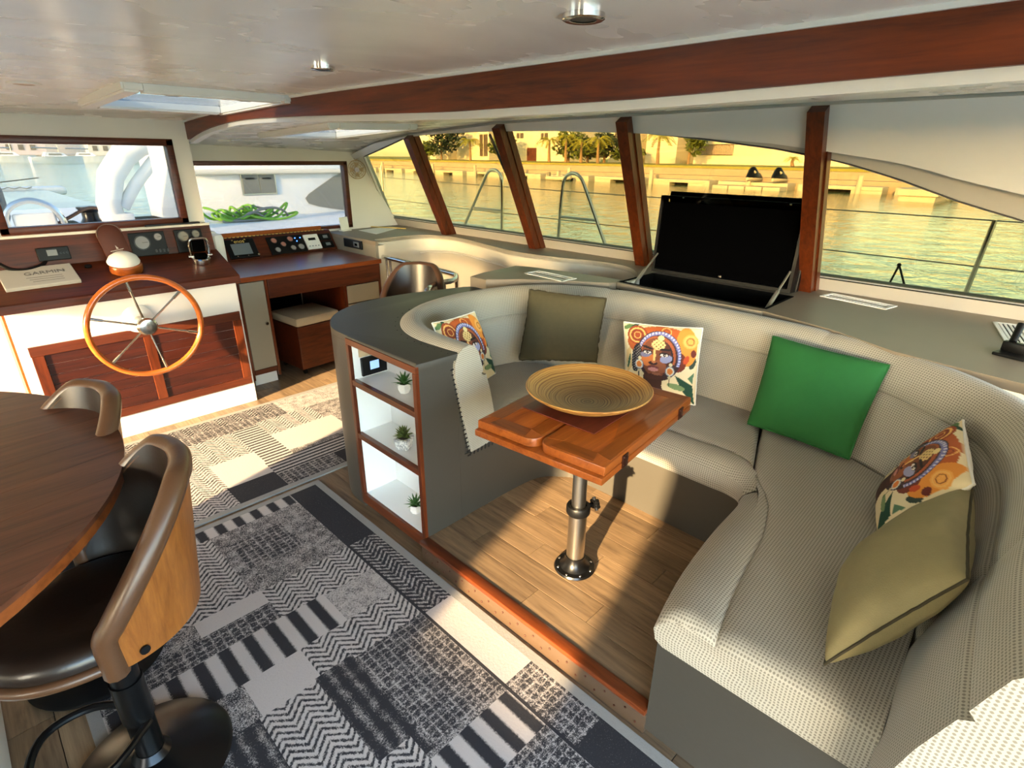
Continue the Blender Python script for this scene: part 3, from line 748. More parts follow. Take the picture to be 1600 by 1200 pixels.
# outward normals
NRMS = []
for i in range(len(IN)):
    t = (IN[min(i+1, len(IN)-1)]-IN[max(i-1, 0)]).normalized(); NRMS.append(Vector((-t.y, t.x, 0)))
for _ in range(10):
    NRMS = [NRMS[0]]+[((NRMS[i-1]+NRMS[i]*2+NRMS[i+1])/4).normalized() for i in range(1, len(NRMS)-1)]+[NRMS[-1]]
def arcfrac(pt):
    return min(range(len(IN)), key=lambda i: (IN[i].x-pt[0])**2+(IN[i].y-pt[1])**2)
cutsB = [0, arcfrac((2.41, 1.68)), arcfrac((2.43, .62)), arcfrac((1.42, -.01)), len(IN)-1]
def backsec(i0, i1):
    b = B(); rows = []; uvs = []
    for i in range(i0, i1+1):
        e = min(i-i0 if i0 else 9, i1-i if i1 < len(IN)-1 else 9); g = .013*max(0, 1-e/2.0)
        hz = interp(i, [0, 30, 60], [-.035, -.02, 0]); row = []
        bow = .0
        for (d, z) in prof:
            dd = d; zz = z
            if z > .8: zz = z+hz
            # groove at ends
            cx, cz = .12, .7; dd += (cx-d)*g*6; zz += (cz-zz)*g*1.2
            p = IN[i]+NRMS[i]*dd; row.append((p.x, p.y, zz))
        rows.append(row); uvs.append([(INL*i/(len(IN)-1), q) for q in pl])
    b.grid(rows, uvs, caps=True, closev=True); return b
for k in range(4): backsec(cutsB[k], cutsB[k+1]).build('backrest', M_sofa, sofa, 60)
# vinyl top of the end unit, running in under the laced edge of the backrest
topin = [(IN[i]+NRMS[i]*.20) for i in range(0, 84, 3)]
cap = [(BX, 1.619)]+[(v.x, v.y) for v in curve]+[(v.x, v.y) for v in reversed(topin)]
cap = [cap[0]]+[p for p in cap[1:]]
B().prism([cap[0]]+cap[1:], .8845, .9125, .010).build('vinyl_top', M_vinyl, bc, 40)
# piping line along the back and lacing along the bookcase edge
lac = B()
def lace(p, q, tdir):
    lac.tube([Vector(p), (Vector(p)+Vector(q))/2+Vector(tdir)*.004, Vector(q)], .0032, 5)
for i in range(2, 62, 2):
    p = IN[i]+NRMS[i]*.238; q = IN[i]+NRMS[i]*.262; hz = interp(i, [0, 30, 60], [-.035, -.02, 0])
    lace((p.x, p.y, .915+hz+.004), (q.x+.008, q.y-.006, .9125), (0, 0, 1))
n0 = NRMS[0]; p0 = IN[0]
for k in range(20):
    t = k/19; d = lerp(.243, .163, t); z = lerp(.85, .42, t); p = p0+n0*d
    lace((p.x+.012, 1.6225, z), (p.x-.014, 1.6175, z-.006), (0, -1, 0))
for k in range(8):
    d = lerp(.158, .0, k/7); p = p0+n0*d; lace((p.x, 1.6225, .435), (p.x-.004, 1.6175, .412), (0, -1, 0))
lo = lac.build('lacing', M_thread, sofa); lo['kind'] = 'stuff'
# seat cushions
front = spline([(1.575, 1.60, 0), (1.68, 1.595, 0), (1.80, 1.565, 0), (1.88, 1.48, 0), (1.90, 1.36, 0), (1.90, 1.1, 0), (1.90, .76, 0), (1.90, .66, 0), (1.86, .575, 0), (1.74, .535, 0), (1.5, .525, 0), (1.25, .50, 0), (1.075, .465, 0)], 10)
FR, FRL = resample(front, 160)
back_line = [IN[int(round(lerp(0, len(IN)-1, t)))] for t in np.linspace(0, 1, 400)]
def backpt(i):
    # matching point on the seat's rear edge
    key = [(0, (1.56, 1.64)), (22, (1.60, 2.02)), (40, (1.80, 2.10)), (52, (2.12, 2.04)), (60, (2.40, 1.72)), (72, (2.445, 1.3)), (100, (2.44, .76)), (108, (2.40, .58)), (116, (2.2, .18)), (126, (1.8, .0)), (159, (1.075, -.02))]
    xs = [k for k, _ in key]; return Vector((interp(i, xs, [v[0] for _, v in key]), interp(i, xs, [v[1] for _, v in key]), 0))
FN = []
for i in range(160):
    t = (FR[min(i+1, 159)]-FR[max(i-1, 0)]).normalized(); FN.append(Vector((-t.y, t.x, 0)))   # points toward the back
sprof = [(-.0, .428, 0), (-.022, .445, 0), (-.03, .48, 0), (-.02, .52, 0), (.012, .545, 0), (.05, .556, 0), (.10, .558, 0), (.125, .555, 0), (.132, .548, 0), (.14, .556, 0), (.18, .560, 0)]
def seat(i0, i1, endroll=True):
    b = B(); rows, uvs = [], []
    for i in range(i0, i1+1):
        e = min(i-i0, i1-i); g = [.020, .007, .002][e] if e < 3 else 0
        if i1 == 159 and i1-i < 3: g = [.022, .008, .002][i1-i]
        row = []; uv = []; f = FR[i]; bp = backpt(i); full = (bp-f).length; dirb = (bp-f).normalized()
        for d, z, _ in sprof:
            m = dirb if d > .05 else FN[i]
            sc = min(1, full/.45); p = f+m*d*sc; row.append((p.x, p.y, z-(g if z > .5 else g*.2))); uv.append((FRL*i/159, d+z))
        for t in (.3, .5, .75, 1.0):
            p = f+dirb*lerp(.18*sc, full, t); row.append((p.x, p.y, .56+.006*math.sin(PI*t)-g)); uv.append((FRL*i/159, .18+.56+full*t))
        row.append((bp.x, bp.y, .43)); uv.append((FRL*i/159, .2+full))
        rows.append(row); uvs.append(uv)
    # keep the weave square: planar mapping on top
    b.grid(rows, uvs, caps=True, closev=True)
    for fc in b.bm.faces:
        nz = abs(fc.normal.z) if fc.normal.length else 0
        fc.normal_update()
        if abs(fc.normal.z) > .6:
            for l in fc.loops: l[b.uv].uv = (l.vert.co.x, l.vert.co.y)
    return b
seat(0, 56).build('seat_cushion', M_sofa, sofa, 60); seat(57, 100).build('seat_cushion', M_sofa, sofa, 60); seat(101, 159).build('seat_cushion', M_sofa, sofa, 60)

# ------------------------------------------------------------------ cushions
def col(c): return np.array(srgb(c))
def paint(U, V):
    X = 640+480*U; Y = 600-500*V                          # drawing coordinates
    C = np.zeros(U.shape+(3,)); C[:] = col((226, 206, 162))
    def put(mask, c, a=1.0): C[mask] = C[mask]*(1-a)+col(c)*a
    def ell(cx, cy, rx, ry, rot=0):
        c, s = math.cos(rot), math.sin(rot); x, y = X-cx, Y-cy; return ((x*c+y*s)/rx)**2+((-x*s+y*c)/ry)**2
    def polyg(P):
        m = np.zeros(U.shape, bool); n = len(P)
        for i in range(n):
            x1, y1 = P[i]; x2, y2 = P[(i+1) % n]
            c = ((y1 > Y) != (y2 > Y)); 
            with np.errstate(divide='ignore', invalid='ignore'): m ^= c & (X < (x2-x1)*(Y-y1)/((y2-y1) if y2 != y1 else 1e-9)+x1)
        return m
    put(polyg([(190, 480), (260, 400), (270, 700), (200, 800)]), (214, 178, 120)); put(ell(230, 620, 16, 110, .2) < 1, (60, 90, 60)); put(ell(215, 150, 70, 26, -.5) < 1, (90, 120, 70)); put(ell(300, 130, 60, 22, -.6) < 1, (40, 70, 50))
    put(polyg([(830, 730), (1070, 850), (1110, 1110), (960, 960)]), (26, 66, 46)); put(polyg([(1000, 760), (1080, 680), (1070, 830)]), (84, 116, 84)); put(ell(1050, 560, 40, 80, .3) < 1, (50, 62, 50)); put(ell(860, 890, 120, 40, .2) < 1, (120, 140, 92)); put(polyg([(200, 900), (520, 860), (640, 1100), (200, 1100)]), (196, 190, 150)); put(polyg([(230, 1100), (330, 880), (420, 1100)]), (70, 96, 62))
    put(ell(640, 340, 430, 235) < 1, (178, 84, 30)); put(ell(960, 350, 130, 250, -.1) < 1, (222, 138, 50)); put(ell(340, 250, 130, 130) < 1, (150, 62, 26)); put(ell(870, 560, 100, 130) < 1, (112, 44, 24)); put(ell(1000, 280, 95, 95) < 1, (232, 160, 74)); put(ell(1050, 430, 36, 50) < 1, (104, 36, 26)); put(ell(965, 520, 34, 60, .4) < 1, (190, 72, 30))
    for cx, cy, r0 in ((340, 250, 95), (1000, 280, 70), (700, 180, 60)):
        for k in range(3):
            e = np.sqrt(ell(cx, cy, r0-26*k, r0-26*k)); put(np.abs(e-1) < .10, (236, 176, 96) if k % 2 == 0 else (120, 50, 24))
    put(ell(620, 500, 285, 335) < 1, (58, 36, 34)); put((ell(625, 500, 275, 325) < 1) & (Y < 620), (116, 116, 168)); put((ell(620, 515, 240, 290) < 1) & (Y < 640), (70, 44, 40)); put((ell(610, 510, 225, 272) < 1) & (Y < 600), (168, 84, 44)); put(ell(600, 530, 205, 255) < 1, (38, 26, 26))
    th = np.arctan2(Y-500, X-625); rr = np.sqrt(ell(625, 500, 258, 308)); put((np.abs(rr-1) < .045) & (np.sin(th*46) > .1) & (Y < 620), (206, 200, 214))
    put(ell(335, 560, 66, 200, .1) < 1, (34, 26, 30)); put(((np.sin(X*.17)*np.sin(Y*.17)) > .55) & (ell(335, 560, 60, 180, .1) < 1), (150, 140, 130))
    put(polyg([(450, 690), (690, 700), (670, 900), (720, 1110), (330, 1110), (420, 860)]), (62, 32, 22)); put(ell(590, 525, 192, 262) < 1, (124, 66, 36)); put((ell(590, 525, 192, 262) < 1) & (X > 660+(Y-500)*.1), (86, 42, 26)); put(ell(480, 560, 80, 95, .4) < 1, (206, 112, 50)); put(ell(650, 640, 70, 90, -.4) < 1, (150, 82, 46)); put(ell(560, 790, 120, 40) < 1, (70, 36, 26))
    put(ell(612, 355, 86, 72) < 1, (226, 190, 122)); put(ell(640, 262, 40, 34) < 1, (232, 206, 140)); put(((np.sin(X*.12)*np.sin(Y*.12)) > .6) & (ell(612, 345, 86, 72) < 1), (120, 76, 40))
    put(ell(475, 402, 74, 16, .25) < 1, (30, 18, 16)); put(ell(705, 412, 78, 16, -.05) < 1, (30, 18, 16)); put(ell(460, 490, 74, 44, -.3) < 1, (128, 122, 146)); put(ell(715, 535, 80, 52, -.3) < 1, (150, 148, 178))
    for cx, cy in ((476, 468), (688, 488)):
        put(ell(cx, cy-6, 62, 30) < 1, (28, 18, 18)); put(ell(cx, cy, 48, 19) < 1, (222, 206, 190)); put(ell(cx+2, cy-2, 19, 20) < 1, (58, 36, 24)); put(ell(cx+6, cy-6, 6, 6) < 1, (240, 236, 230))
    put(ell(566, 500, 17, 88) < 1, (244, 190, 112)); put(ell(552, 606, 58, 26) < 1, (62, 28, 18)); put(ell(560, 590, 26, 16) < 1, (196, 112, 62)); put(ell(556, 662, 72, 22) < 1, (116, 50, 44)); put(ell(556, 692, 70, 26) < 1, (206, 132, 118)); put(ell(600, 745, 60, 18) < 1, (150, 92, 62))
    for cx, cy in ((372, 645), (770, 692)):
        put(ell(cx, cy, 62, 70) < 1, (92, 92, 110)); put(ell(cx, cy, 52, 60) < 1, (214, 204, 178)); put(ell(cx, cy, 36, 42) < 1, (216, 120, 44)); put(ell(cx+8, cy-88, 22, 24) < 1, (214, 196, 150)); put(ell(cx-2, cy+82, 20, 20) < 1, (196, 180, 140)); put(np.abs(X-cx+4) < 6*((Y > cy+100) & (Y < cy+200)), (40, 30, 30))
    return C
def pillow(corners, thick, label, mat, group, pipe=None, printed=False, n=48, fringe=False):
    bl, br, tr, tl = [Vector(c) for c in corners]; c0 = (bl+br)/2; xd = ((br-bl)+(tr-tl)).normalized(); up = ((tl-bl)+(tr-br)); up = (up-xd*up.dot(xd)).normalized(); nd = xd.cross(up)
    N = 110 if printed else n
    a = np.linspace(-1, 1, N); U, V = np.meshgrid(a, a)
    P = np.zeros((N, N, 3)); s, t = (U+1)/2, (V+1)/2
    for k in range(3):
        P[..., k] = (1-t)*((1-s)*bl[k]+s*br[k])+t*((1-s)*tl[k]+s*tr[k])
    # waist the sides a little, keep pointed corners
    pin = .035; mid = P.mean((0, 1))
    wst = pin*((1-U**2)*np.abs(V)**3+(1-V**2)*np.abs(U)**3)
    P = P+(mid-P)*wst[..., None]
    prof_ = (np.clip((1-U**2)*(1-V**2), 0, 1))**.42
    edge_ = np.maximum(np.abs(U), np.abs(V)); ph = np.random.rand()*6
    wr = 1+.05*np.sin(5*U+3*V+ph)*np.cos(4*V-2*U)+.07*edge_**4*np.sin(11*U-4*V+ph)*np.sin(9*V+3*U+2*ph)
    off = (thick/2*prof_*wr)[..., None]*np.array(nd)
    fr_, bk_ = P+off, P-off
    r = thing('throw_cushion', label, 'cushion', tuple(c0), group)
    def face(A, name, mat, col=None):
        me = bpy.data.meshes.new(name); vs = (A-np.array(c0)).reshape(-1, 3); idx = np.arange(N*N).reshape(N, N)
        fs = np.stack([idx[:-1, :-1], idx[:-1, 1:], idx[1:, 1:], idx[1:, :-1]], -1).reshape(-1, 4)
        me.from_pydata(vs.tolist(), [], fs.tolist()); me.polygons.foreach_set('use_smooth', [True]*len(me.polygons))
        if col is not None:
            at = me.color_attributes.new('print', 'FLOAT_COLOR', 'POINT'); at.data.foreach_set('color', np.concatenate([col.reshape(-1, 3), np.ones((N*N, 1))], 1).astype(np.float32).ravel())
        me.materials.append(mat); o = bpy.data.objects.new(name, me); COL.objects.link(o); o.parent = r; return o
    face(fr_, 'front_cover', M_print if printed else mat, paint(U, V) if printed else None)
    N_ = N
    face(bk_[:, ::-1], 'back_cover', mat)
    edge = [P[0, j] for j in range(0, N, 2)]+[P[i, -1] for i in range(0, N, 2)]+[P[-1, j] for j in range(N-1, -1, -2)]+[P[i, 0] for i in range(N-1, -1, -2)]
    b = B(); b.tube([Vector(e)+Vector(np.random.randn(3)*(.0015 if fringe else .0003)) for e in edge], .005 if fringe else .0035, 6, True); b.build('piping', pipe or mat, r)
    return r
Z0 = .565
def pil(px4, zb_, zt_): 
    return [pz(*px4[0], zb_), pz(*px4[1], zb_), pz(*px4[2], zt_), pz(*px4[3], zt_)]
pillow([(1.53, 1.83, .58), pz(774, 583, .585), pz(741, 487, .95), (1.455, 1.92, .95)], .11, 'printed portrait cushion half hidden behind the sofa arm', M_pillowback, 'printed portrait cushions', None, True)
pillow(pil([(811, 562), (932, 566), (947, 466), (828, 452)], .60, .985), .10, 'dark olive linen cushion with a fringed edge in the far sofa corner', M_olive, 'olive cushions', M_olive_dark, fringe=True)
pillow(pil([(976, 612), (1086, 633), (1098, 513), (975, 503)], .575, .92), .10, 'printed portrait cushion facing the camera behind the bamboo bowl', M_pillowback, 'printed portrait cushions', None, True)
pillow(pil([(1168, 662), (1326, 718), (1390, 571), (1208, 525)], .575, .93), .13, 'plain emerald green cushion leaning on the sofa back', M_green, 'plain cushions', None)
pillow(pil([(1374, 765), (1372, 838), (1522, 757), (1505, 656)], .575, .89), .11, 'printed portrait cushion turned edge-on behind the large olive cushion', M_pillowback, 'printed portrait cushions', None, True)
pillow(pil([(1328, 876), (1288, 1038), (1512, 905), (1520, 760)], .60, .86), .15, 'large olive velvet cushion lying tilted at the near end of the sofa', M_olive2, 'olive cushions', M_olive_dark)

# ------------------------------------------------------------------ dinette table
tc = Vector((1.535, 1.085, 0)); ang = math.radians(6)
tb = thing('dinette_table', 'folding teak dinette table on a round aluminium pedestal', 'table', (1.46, 1.05, .1))
MT = Matrix.Translation(tc) @ Matrix.Rotation(ang, 4, 'Z')
L, W, TZ = .70, .52, .78
B().box(-L/2-.004, L/2, -W/2, W/2, TZ-.058, TZ-.032, .005, MT).build('lower_leaf', M_teak, tb, 30)
def rrect(x0, x1, y0, y1, rs, k=5):
    out = []
    for (cx, cy, a0, r) in ((x1, y1, 0, rs[0]), (x0, y1, 90, rs[1]), (x0, y0, 180, rs[2]), (x1, y0, 270, rs[3])):
        sx_ = -1 if cx == x1 else 1; sy_ = -1 if cy == y1 else 1
        for i in range(k+1):
            a = math.radians(a0+90*i/k); out.append((cx+sx_*r+r*math.cos(a), cy+sy_*r+r*math.sin(a)))
    return out
for y0, y1, rs in ((-W/2+.002, -.004, (.004, .045, .004, .004)), (.004, W/2-.002, (.004, .004, .045, .004))):
    lf = B().prism(rrect(-L/2+.012, L/2-.003, y0, y1, rs), TZ-.030, TZ, .004, MT).build('folding_leaf', M_teak, tb, 30)
    bw = .055; xa, xb = -L/2+.02, L/2-.012; ya, yb = y0+.008, y1-.008
    for poly, mt in (([(xa+.04, ya), (xb, ya), (xb-bw, ya+bw), (xa+bw, ya+bw)], M_teak), ([(xa+bw, yb-bw), (xb-bw, yb-bw), (xb, yb), (xa+.04, yb)], M_teak), ([(xb, ya), (xb, yb), (xb-bw, yb-bw), (xb-bw, ya+bw)], M_teak_y), ([(xa, ya+.04), (xa+bw, ya+bw), (xa+bw, yb-bw), (xa, yb-.04)], M_teak_y)):
        B().prism(poly, TZ-.0002, TZ+.0008, 0, MT).build('border_strip', mt, lf, 0)
for x in (-.21, .24):
    h = B(); h.box(x-.018, x+.018, -W/2-.004, -W/2+.001, TZ-.052, TZ-.008, .001, MT)
    for s_ in (-1, 1):
        for zz in (TZ-.044, TZ-.016): h.sph(MT @ Vector((x+s_*.010, -W/2-.004, zz)), .003, u=8, v=5)
    h.build('hinge', M_bronze, tb)
PC = (1.46, 1.05)
B().cyl((*PC, .40), (*PC, TZ-.06), .028, n=28).build('upper_post', M_alu, tb)
B().cyl((*PC, .14), (*PC, .385), .036, n=28).build('lower_post', M_alu, tb)
for zc_, rr, an in ((.645, .036, 150), (.385, .044, -20)):
    B().lathe([(rr-.012, -.018), (rr, -.018), (rr+.003, -.012), (rr+.003, .012), (rr, .018), (rr-.012, .018)], (*PC, zc_), 28).build('collar', M_black, tb)
    d = Vector((math.cos(math.radians(an)), math.sin(math.radians(an)), 0)); c = Vector((*PC, zc_)); k = B()
    k.cyl(c+d*rr, c+d*(rr+.022), .010, n=12); kc = c+d*(rr+.034); s = d.cross(Vector((0, 0, 1)))
    k.cyl(kc-d*.012, kc+d*.012, .017, .015, 12)
    for j in range(6):
        a = j*PI/3; e = s*math.cos(a)+Vector((0, 0, math.sin(a))); k.cyl(kc+e*.014, kc+e*.027, .008, .0075, 8)
    k.build('clamp_knob', M_black, tb)
fl = B().lathe([(0, 0), (.082, 0), (.084, .004), (.080, .011), (.062, .014), (.046, .030), (.040, .055), (.040, .062), (.030, .062)], (*PC, .1005), 40).build('flange', M_blackmetal, tb)
for j in range(8):
    a = j*PI/4+.2; B().sph((PC[0]+.070*math.cos(a), PC[1]+.070*math.sin(a), .1125), .0058, (1, 1, .5), 10, 6).build('screw', M_chrome, fl)
mm = B().box(-.16, .16, -.16, .16, 0, .004, .001, Matrix.Translation((1.525, 1.112, TZ+.0012)) @ Matrix.Rotation(math.radians(3), 4, 'Z'))
tag(mm.build('placemat', M_mat, None, 0), 'square dark red wooden placemat under the bamboo bowl', 'placemat')
bw = B().lathe([(0, .004), (.085, .004), (.088, 0), (.098, 0), (.15, .020), (.20, .046), (.232, .068), (.236, .073), (.233, .077), (.226, .073), (.19, .050), (.14, .028), (.08, .014), (0, .010)], (1.55, 1.105, TZ+.0055), 72)
tag(bw.build('serving_bowl', M_bowl, None, 50, origin=(1.55, 1.105, TZ+.0055)), 'wide shallow coiled bamboo serving bowl on the dinette table', 'bowl')

# ------------------------------------------------------------------ rugs
def rug(name, x0, x1, y0, y1, patches, label, base):
    keys = list(RUGM); b = B(); bwid = .035
    def rect(a, c, d, e, k, z):
        v = [b.bm.verts.new(p) for p in ((a, d, z), (c, d, z), (c, e, z), (a, e, z))]; f = b.bm.faces.new(v); f.material_index = keys.index(k)
    xs = sorted({x0+bwid, x1-bwid}|{v for p in patches for v in p[:2] if x0+bwid < v < x1-bwid}); ysr = sorted({y0+bwid, y1-bwid}|{v for p in patches for v in p[2:4] if y0+bwid < v < y1-bwid})
    for i in range(len(xs)-1):
        for j in range(len(ysr)-1):
            cx, cy = (xs[i]+xs[i+1])/2, (ysr[j]+ysr[j+1])/2; k = base
            for p in patches:
                if p[0] <= cx <= p[1] and p[2] <= cy <= p[3]: k = p[4]
            rect(xs[i], xs[i+1], ysr[j], ysr[j+1], k, .0095)
    for a, c, d, e in ((x0, x1, y0, y0+bwid), (x0, x1, y1-bwid, y1), (x0, x0+bwid, y0+bwid, y1-bwid), (x1-bwid, x1, y0+bwid, y1-bwid)): rect(a, c, d, e, 'border', .0095)
    for q in ([(x0, y0), (x1, y0)], [(x1, y0), (x1, y1)], [(x1, y1), (x0, y1)], [(x0, y1), (x0, y0)]):
        (a, d), (c, e) = q; v = [b.bm.verts.new(p) for p in ((a, d, .0005), (c, e, .0005), (c, e, .0095), (a, d, .0095))]; b.bm.faces.new(v).material_index = keys.index('border')
    o = b.build(name, [RUGM[k] for k in keys], None, 0, origin=(x0, y0, 0)); return tag(o, label, 'rug', 'patchwork rugs')
rug('patchwork_rug', -.08, 1.095, -.4, 2.53, [
    (-.1, .92, 2.41, 2.50, 'bars'), (-.1, .55, 1.93, 2.41, 'zig'), (.50, .92, 2.08, 2.41, 'tweed'), (.55, .78, 2.08, 2.30, 'hatch'), (.5, .92, 1.92, 2.08, 'tweed'), (.28, .53, 1.84, 1.93, 'light'), (.53, .92, 1.72, 1.92, 'zig'),
    (-.1, .53, 1.73, 1.84, 'hatch'), (-.1, .70, 1.54, 1.73, 'bars'), (.70, .92, 1.54, 1.72, 'ltweed'), (.51, .92, 1.37, 1.54, 'zig'), (-.1, .31, 1.37, 1.54, 'tweed'), (.31, .51, 1.38, 1.54, 'light'), (.30, .49, 1.0, 1.38, 'zig'), (-.1, .30, 1.0, 1.38, 'darkbars'),
    (.49, .63, .92, 1.39, 'darkbars'), (.63, .92, .92, 1.37, 'hatch'), (.60, .92, .73, .90, 'bars'), (.72, .92, .3, .73, 'hatch'), (.4, .72, .3, .73, 'tweed'), (-.1, .6, .6, 1.0, 'zig'), (-.1, .92, -.4, .3, 'tweed'),
    (.92, .932, -.4, 2.5, 'dark'), (.932, 1.09, 1.92, 2.5, 'dark'), (.932, 1.09, 1.36, 1.92, 'darkzig'), (.932, 1.09, .92, 1.36, 'light'), (.932, 1.09, .62, .92, 'hatch'), (.932, 1.09, -.4, .62, 'dark')],
    'nearest grey patchwork rug running alongside the raised dinette step', 'tweed')
rug('patchwork_rug', .30, 1.89, 2.56, 3.72, [
    (.3, 1.35, 3.55, 3.69, 'darkzig'), (1.35, 1.86, 3.45, 3.69, 'ltweed'), (.3, 1.35, 3.42, 3.55, 'hatch'), (1.13, 1.5, 3.22, 3.45, 'zig'), (.97, 1.13, 2.9, 3.42, 'lines'), (.66, .97, 3.08, 3.42, 'zig'), (.3, .66, 3.1, 3.42, 'tweed'), (1.13, 1.55, 2.95, 3.22, 'light'), (.72, .97, 2.78, 3.08, 'light'), (.3, .72, 2.78, 3.1, 'zig'),
    (.96, 1.6, 2.74, 2.90, 'lines'), (.71, .96, 2.58, 2.78, 'dark'), (.96, 1.3, 2.58, 2.74, 'hatch'), (1.3, 1.87, 2.58, 2.74, 'dark'), (.3, .71, 2.58, 2.78, 'zig'), (1.6, 1.87, 2.74, 3.1, 'zig'), (1.55, 1.87, 3.1, 3.45, 'tweed')],
    'farther grey patchwork rug lying in front of the helm console', 'tweed')

# ------------------------------------------------------------------ helm console
hc = thing('helm_console', 'white helm console with a mahogany sloping desk, dashboard and slatted lower panel', 'console', (.72, 4.0, 0))
HX0, HX1, HY = .13, 1.30, 3.83
B().box(HX0, HX1, HY, 4.195, 0.0, .865, .002).build('body', M_white, hc, 0)
B().box(HX0-.012, HX0-.0005, HY+.004, 4.195, .0, .862, .002).build('side_panel', M_teak, hc, 0)
def ext_x(prof, x0, x1): 
    b = B(); b.plate([(x0, y, z) for y, z in prof], (x1-x0, 0, 0)); return b
ext_x([(3.785, .862), (4.19, .866), (4.19, 1.04), (4.13, 1.036), (3.797, .912), (3.785, .905)], .10, 1.318).build('desk_top', M_mah_x, hc, 0)
dash = ext_x([(4.132, 1.0365), (4.192, 1.041), (4.192, 1.196), (4.162, 1.196)], .10, 1.312).build('dashboard', M_mah_x, hc, 0)
B().box(.10, 1.312, 4.15, 4.192, 1.1965, 1.212, .003).build('dash_ledge', M_white, hc, 0)
px0, px1, pz0, pz1 = .175, 1.285, .145, .665
for a in ((px0, px1, pz0, pz0+.05), (px0, px1, pz1-.055, pz1)): B().box(a[0], a[1], HY-.016, HY-.0005, a[2], a[3], .002).build('rail', M_mah_x, hc, 0)
for xc in (px0+.03, .735, px1-.025): B().box(xc-.027, xc+.027, HY-.0155, HY-.0005, pz0+.0505, pz1-.0555, .002).build('stile', M_mah_z, hc, 0)
for xa, xb in ((px0+.058, .707), (.763, px1-.053)):
    nb = 7
    for k in range(nb):
        z0 = pz0+.051+(pz1-pz0-.107)*k/nb; z1 = pz0+.051+(pz1-pz0-.107)*(k+1)/nb
        B().box(xa, xb, HY-.007, HY-.0005, z0+.001, z1-.001, .0015).build('slat', M_slat, hc, 0)
DS = Vector((0, .125/.32, 1)); SL = math.atan2(.124, .333)
def desk_z(y): return .9125+(y-3.797)*.124/.333
def on_desk(x, y, rot=0): return Matrix.Translation((x, y, desk_z(y)+.0005)) @ Matrix.Rotation(SL, 4, 'X') @ Matrix.Rotation(rot, 4, 'Z')
DA = math.atan2(.16, .030)
def on_dash(x, z, lift=.0005):
    y = 4.132+(z-1.0365)*.030/.16; return Matrix.Translation((x, y, z)) @ Matrix.Rotation(DA, 4, 'X') @ Matrix.Translation((0, 0, lift))
# grey boxed manual
M = on_desk(.335, 4.005, .03)
r = thing('product_box', 'flat grey lettered box lying on the left of the helm desk', 'box', M.translation)
B().box(-.165, .165, -.10, .10, 0, .022, .003, M).build('carton', M_grey_box, r, 0)
text('GARMIN', .048, M @ Matrix.Translation((.03, .025, .0225)), M_ink, r)
for k in range(3):
    B().box(-.06+k*.01, .10, -.02-k*.022, -.016-k*.022, .0222, .0226, 0, M).build('printed_line', M_ink, r, 0)
# small black cap, cable, vhf
M = on_desk(.575, 4.075); r = B().lathe([(0, 0), (.018, 0), (.018, .010), (.012, .014), (0, .014)], (0, 0, 0), 18); bmesh.ops.transform(r.bm, matrix=M, verts=r.bm.verts)
tag(r.build('socket_cap', M_black, None), 'small round black cap on the helm desk beside the grey box', 'cap')
M = on_dash(.44, 1.10); r = thing('marine_radio', 'black radio unit with a small grey screen on the left of the dashboard', 'radio', M.translation)
B().box(-.075, .075, -.038, .036, 0, .025, .004, M).build('housing', M_black, r, 0)
B().box(-.03, .018, -.012, .022, .0252, .027, .001, M).build('display', M_lcd, r, 0)
for k in range(3): 
    b = B(); b.cyl(M @ Vector((.035+.015*k, 0, .0252)), M @ Vector((.035+.015*k, 0, .031)), .006, n=12); b.build('knob', M_blackmetal, r)
cb_ = B(); cb_.tube([(.12, 4.13, 1.15), (.17, 4.12, 1.10), (.23, 4.085, 1.045), (.30, 4.075, 1.035), (.37, 4.105, 1.048), (.40, 4.13, 1.075)], .011, 8, smooth=6)
tag(cb_.build('black_cable', M_black, None), 'thick black cable curling down the left of the helm dashboard', 'cable')
# instrument clusters
def gauge_panel(xc, zc_, wx, wz, gs, label):
    M = on_dash(xc, zc_); r = thing('helm_instrument_cluster', label, 'instrument panel', M.translation, 'helm instrument panels')
    B().box(-wx/2, wx/2, -wz/2, wz/2, 0, .016, .004, M).build('panel', M_black, r, 0)
    for gx, gy, gr, mt in gs:
        g = B().lathe([(0, .0162), (gr, .0162), (gr, .026), (gr*.86, .026), (gr*.86, .020), (0, .020)], (gx, gy, 0), 24); bmesh.ops.transform(g.bm, matrix=M, verts=g.bm.verts); gg = g.build('gauge', M_bezel, r)
        f = B().lathe([(0, .0202), (gr*.85, .0202), (gr*.85, .0215), (0, .0215)], (gx, gy, 0), 24); bmesh.ops.transform(f.bm, matrix=M, verts=f.bm.verts); f.build('dial', mt, gg)
        B().box(gx-.001, gx+gr*.7, gy-.001, gy+.001, .0218, .0225, 0, M @ Matrix.Translation((0, 0, 0))).build('needle', M_black, gg, 0)
    for k in range(4):
        B().box(wx*.12+k*.022, wx*.12+k*.022+.012, -wz*.40, -wz*.26, .0162, .021, .002, M).build('button', M_bezel, r, 0)
gauge_panel(.925, 1.108, .20, .145, [(-.035, .01, .045, M_gauge), (.058, .038, .024, M_gauge)], 'black helm gauge cluster with one big pale dial, beside the compass cover')
gauge_panel(1.165, 1.108, .165, .145, [(-.035, .028, .036, M_boatgrey), (.042, .038, .026, M_boatgrey)], 'black helm gauge cluster directly behind the chrome throttle levers')
r = B().box(.93, 1.25, 4.135, 4.162, 1.2125, 1.224, .003); tag(r.build('lamp_bar', M_blackmetal, None, 0), 'thin black bar lying on the ledge above the helm gauges', 'bar')
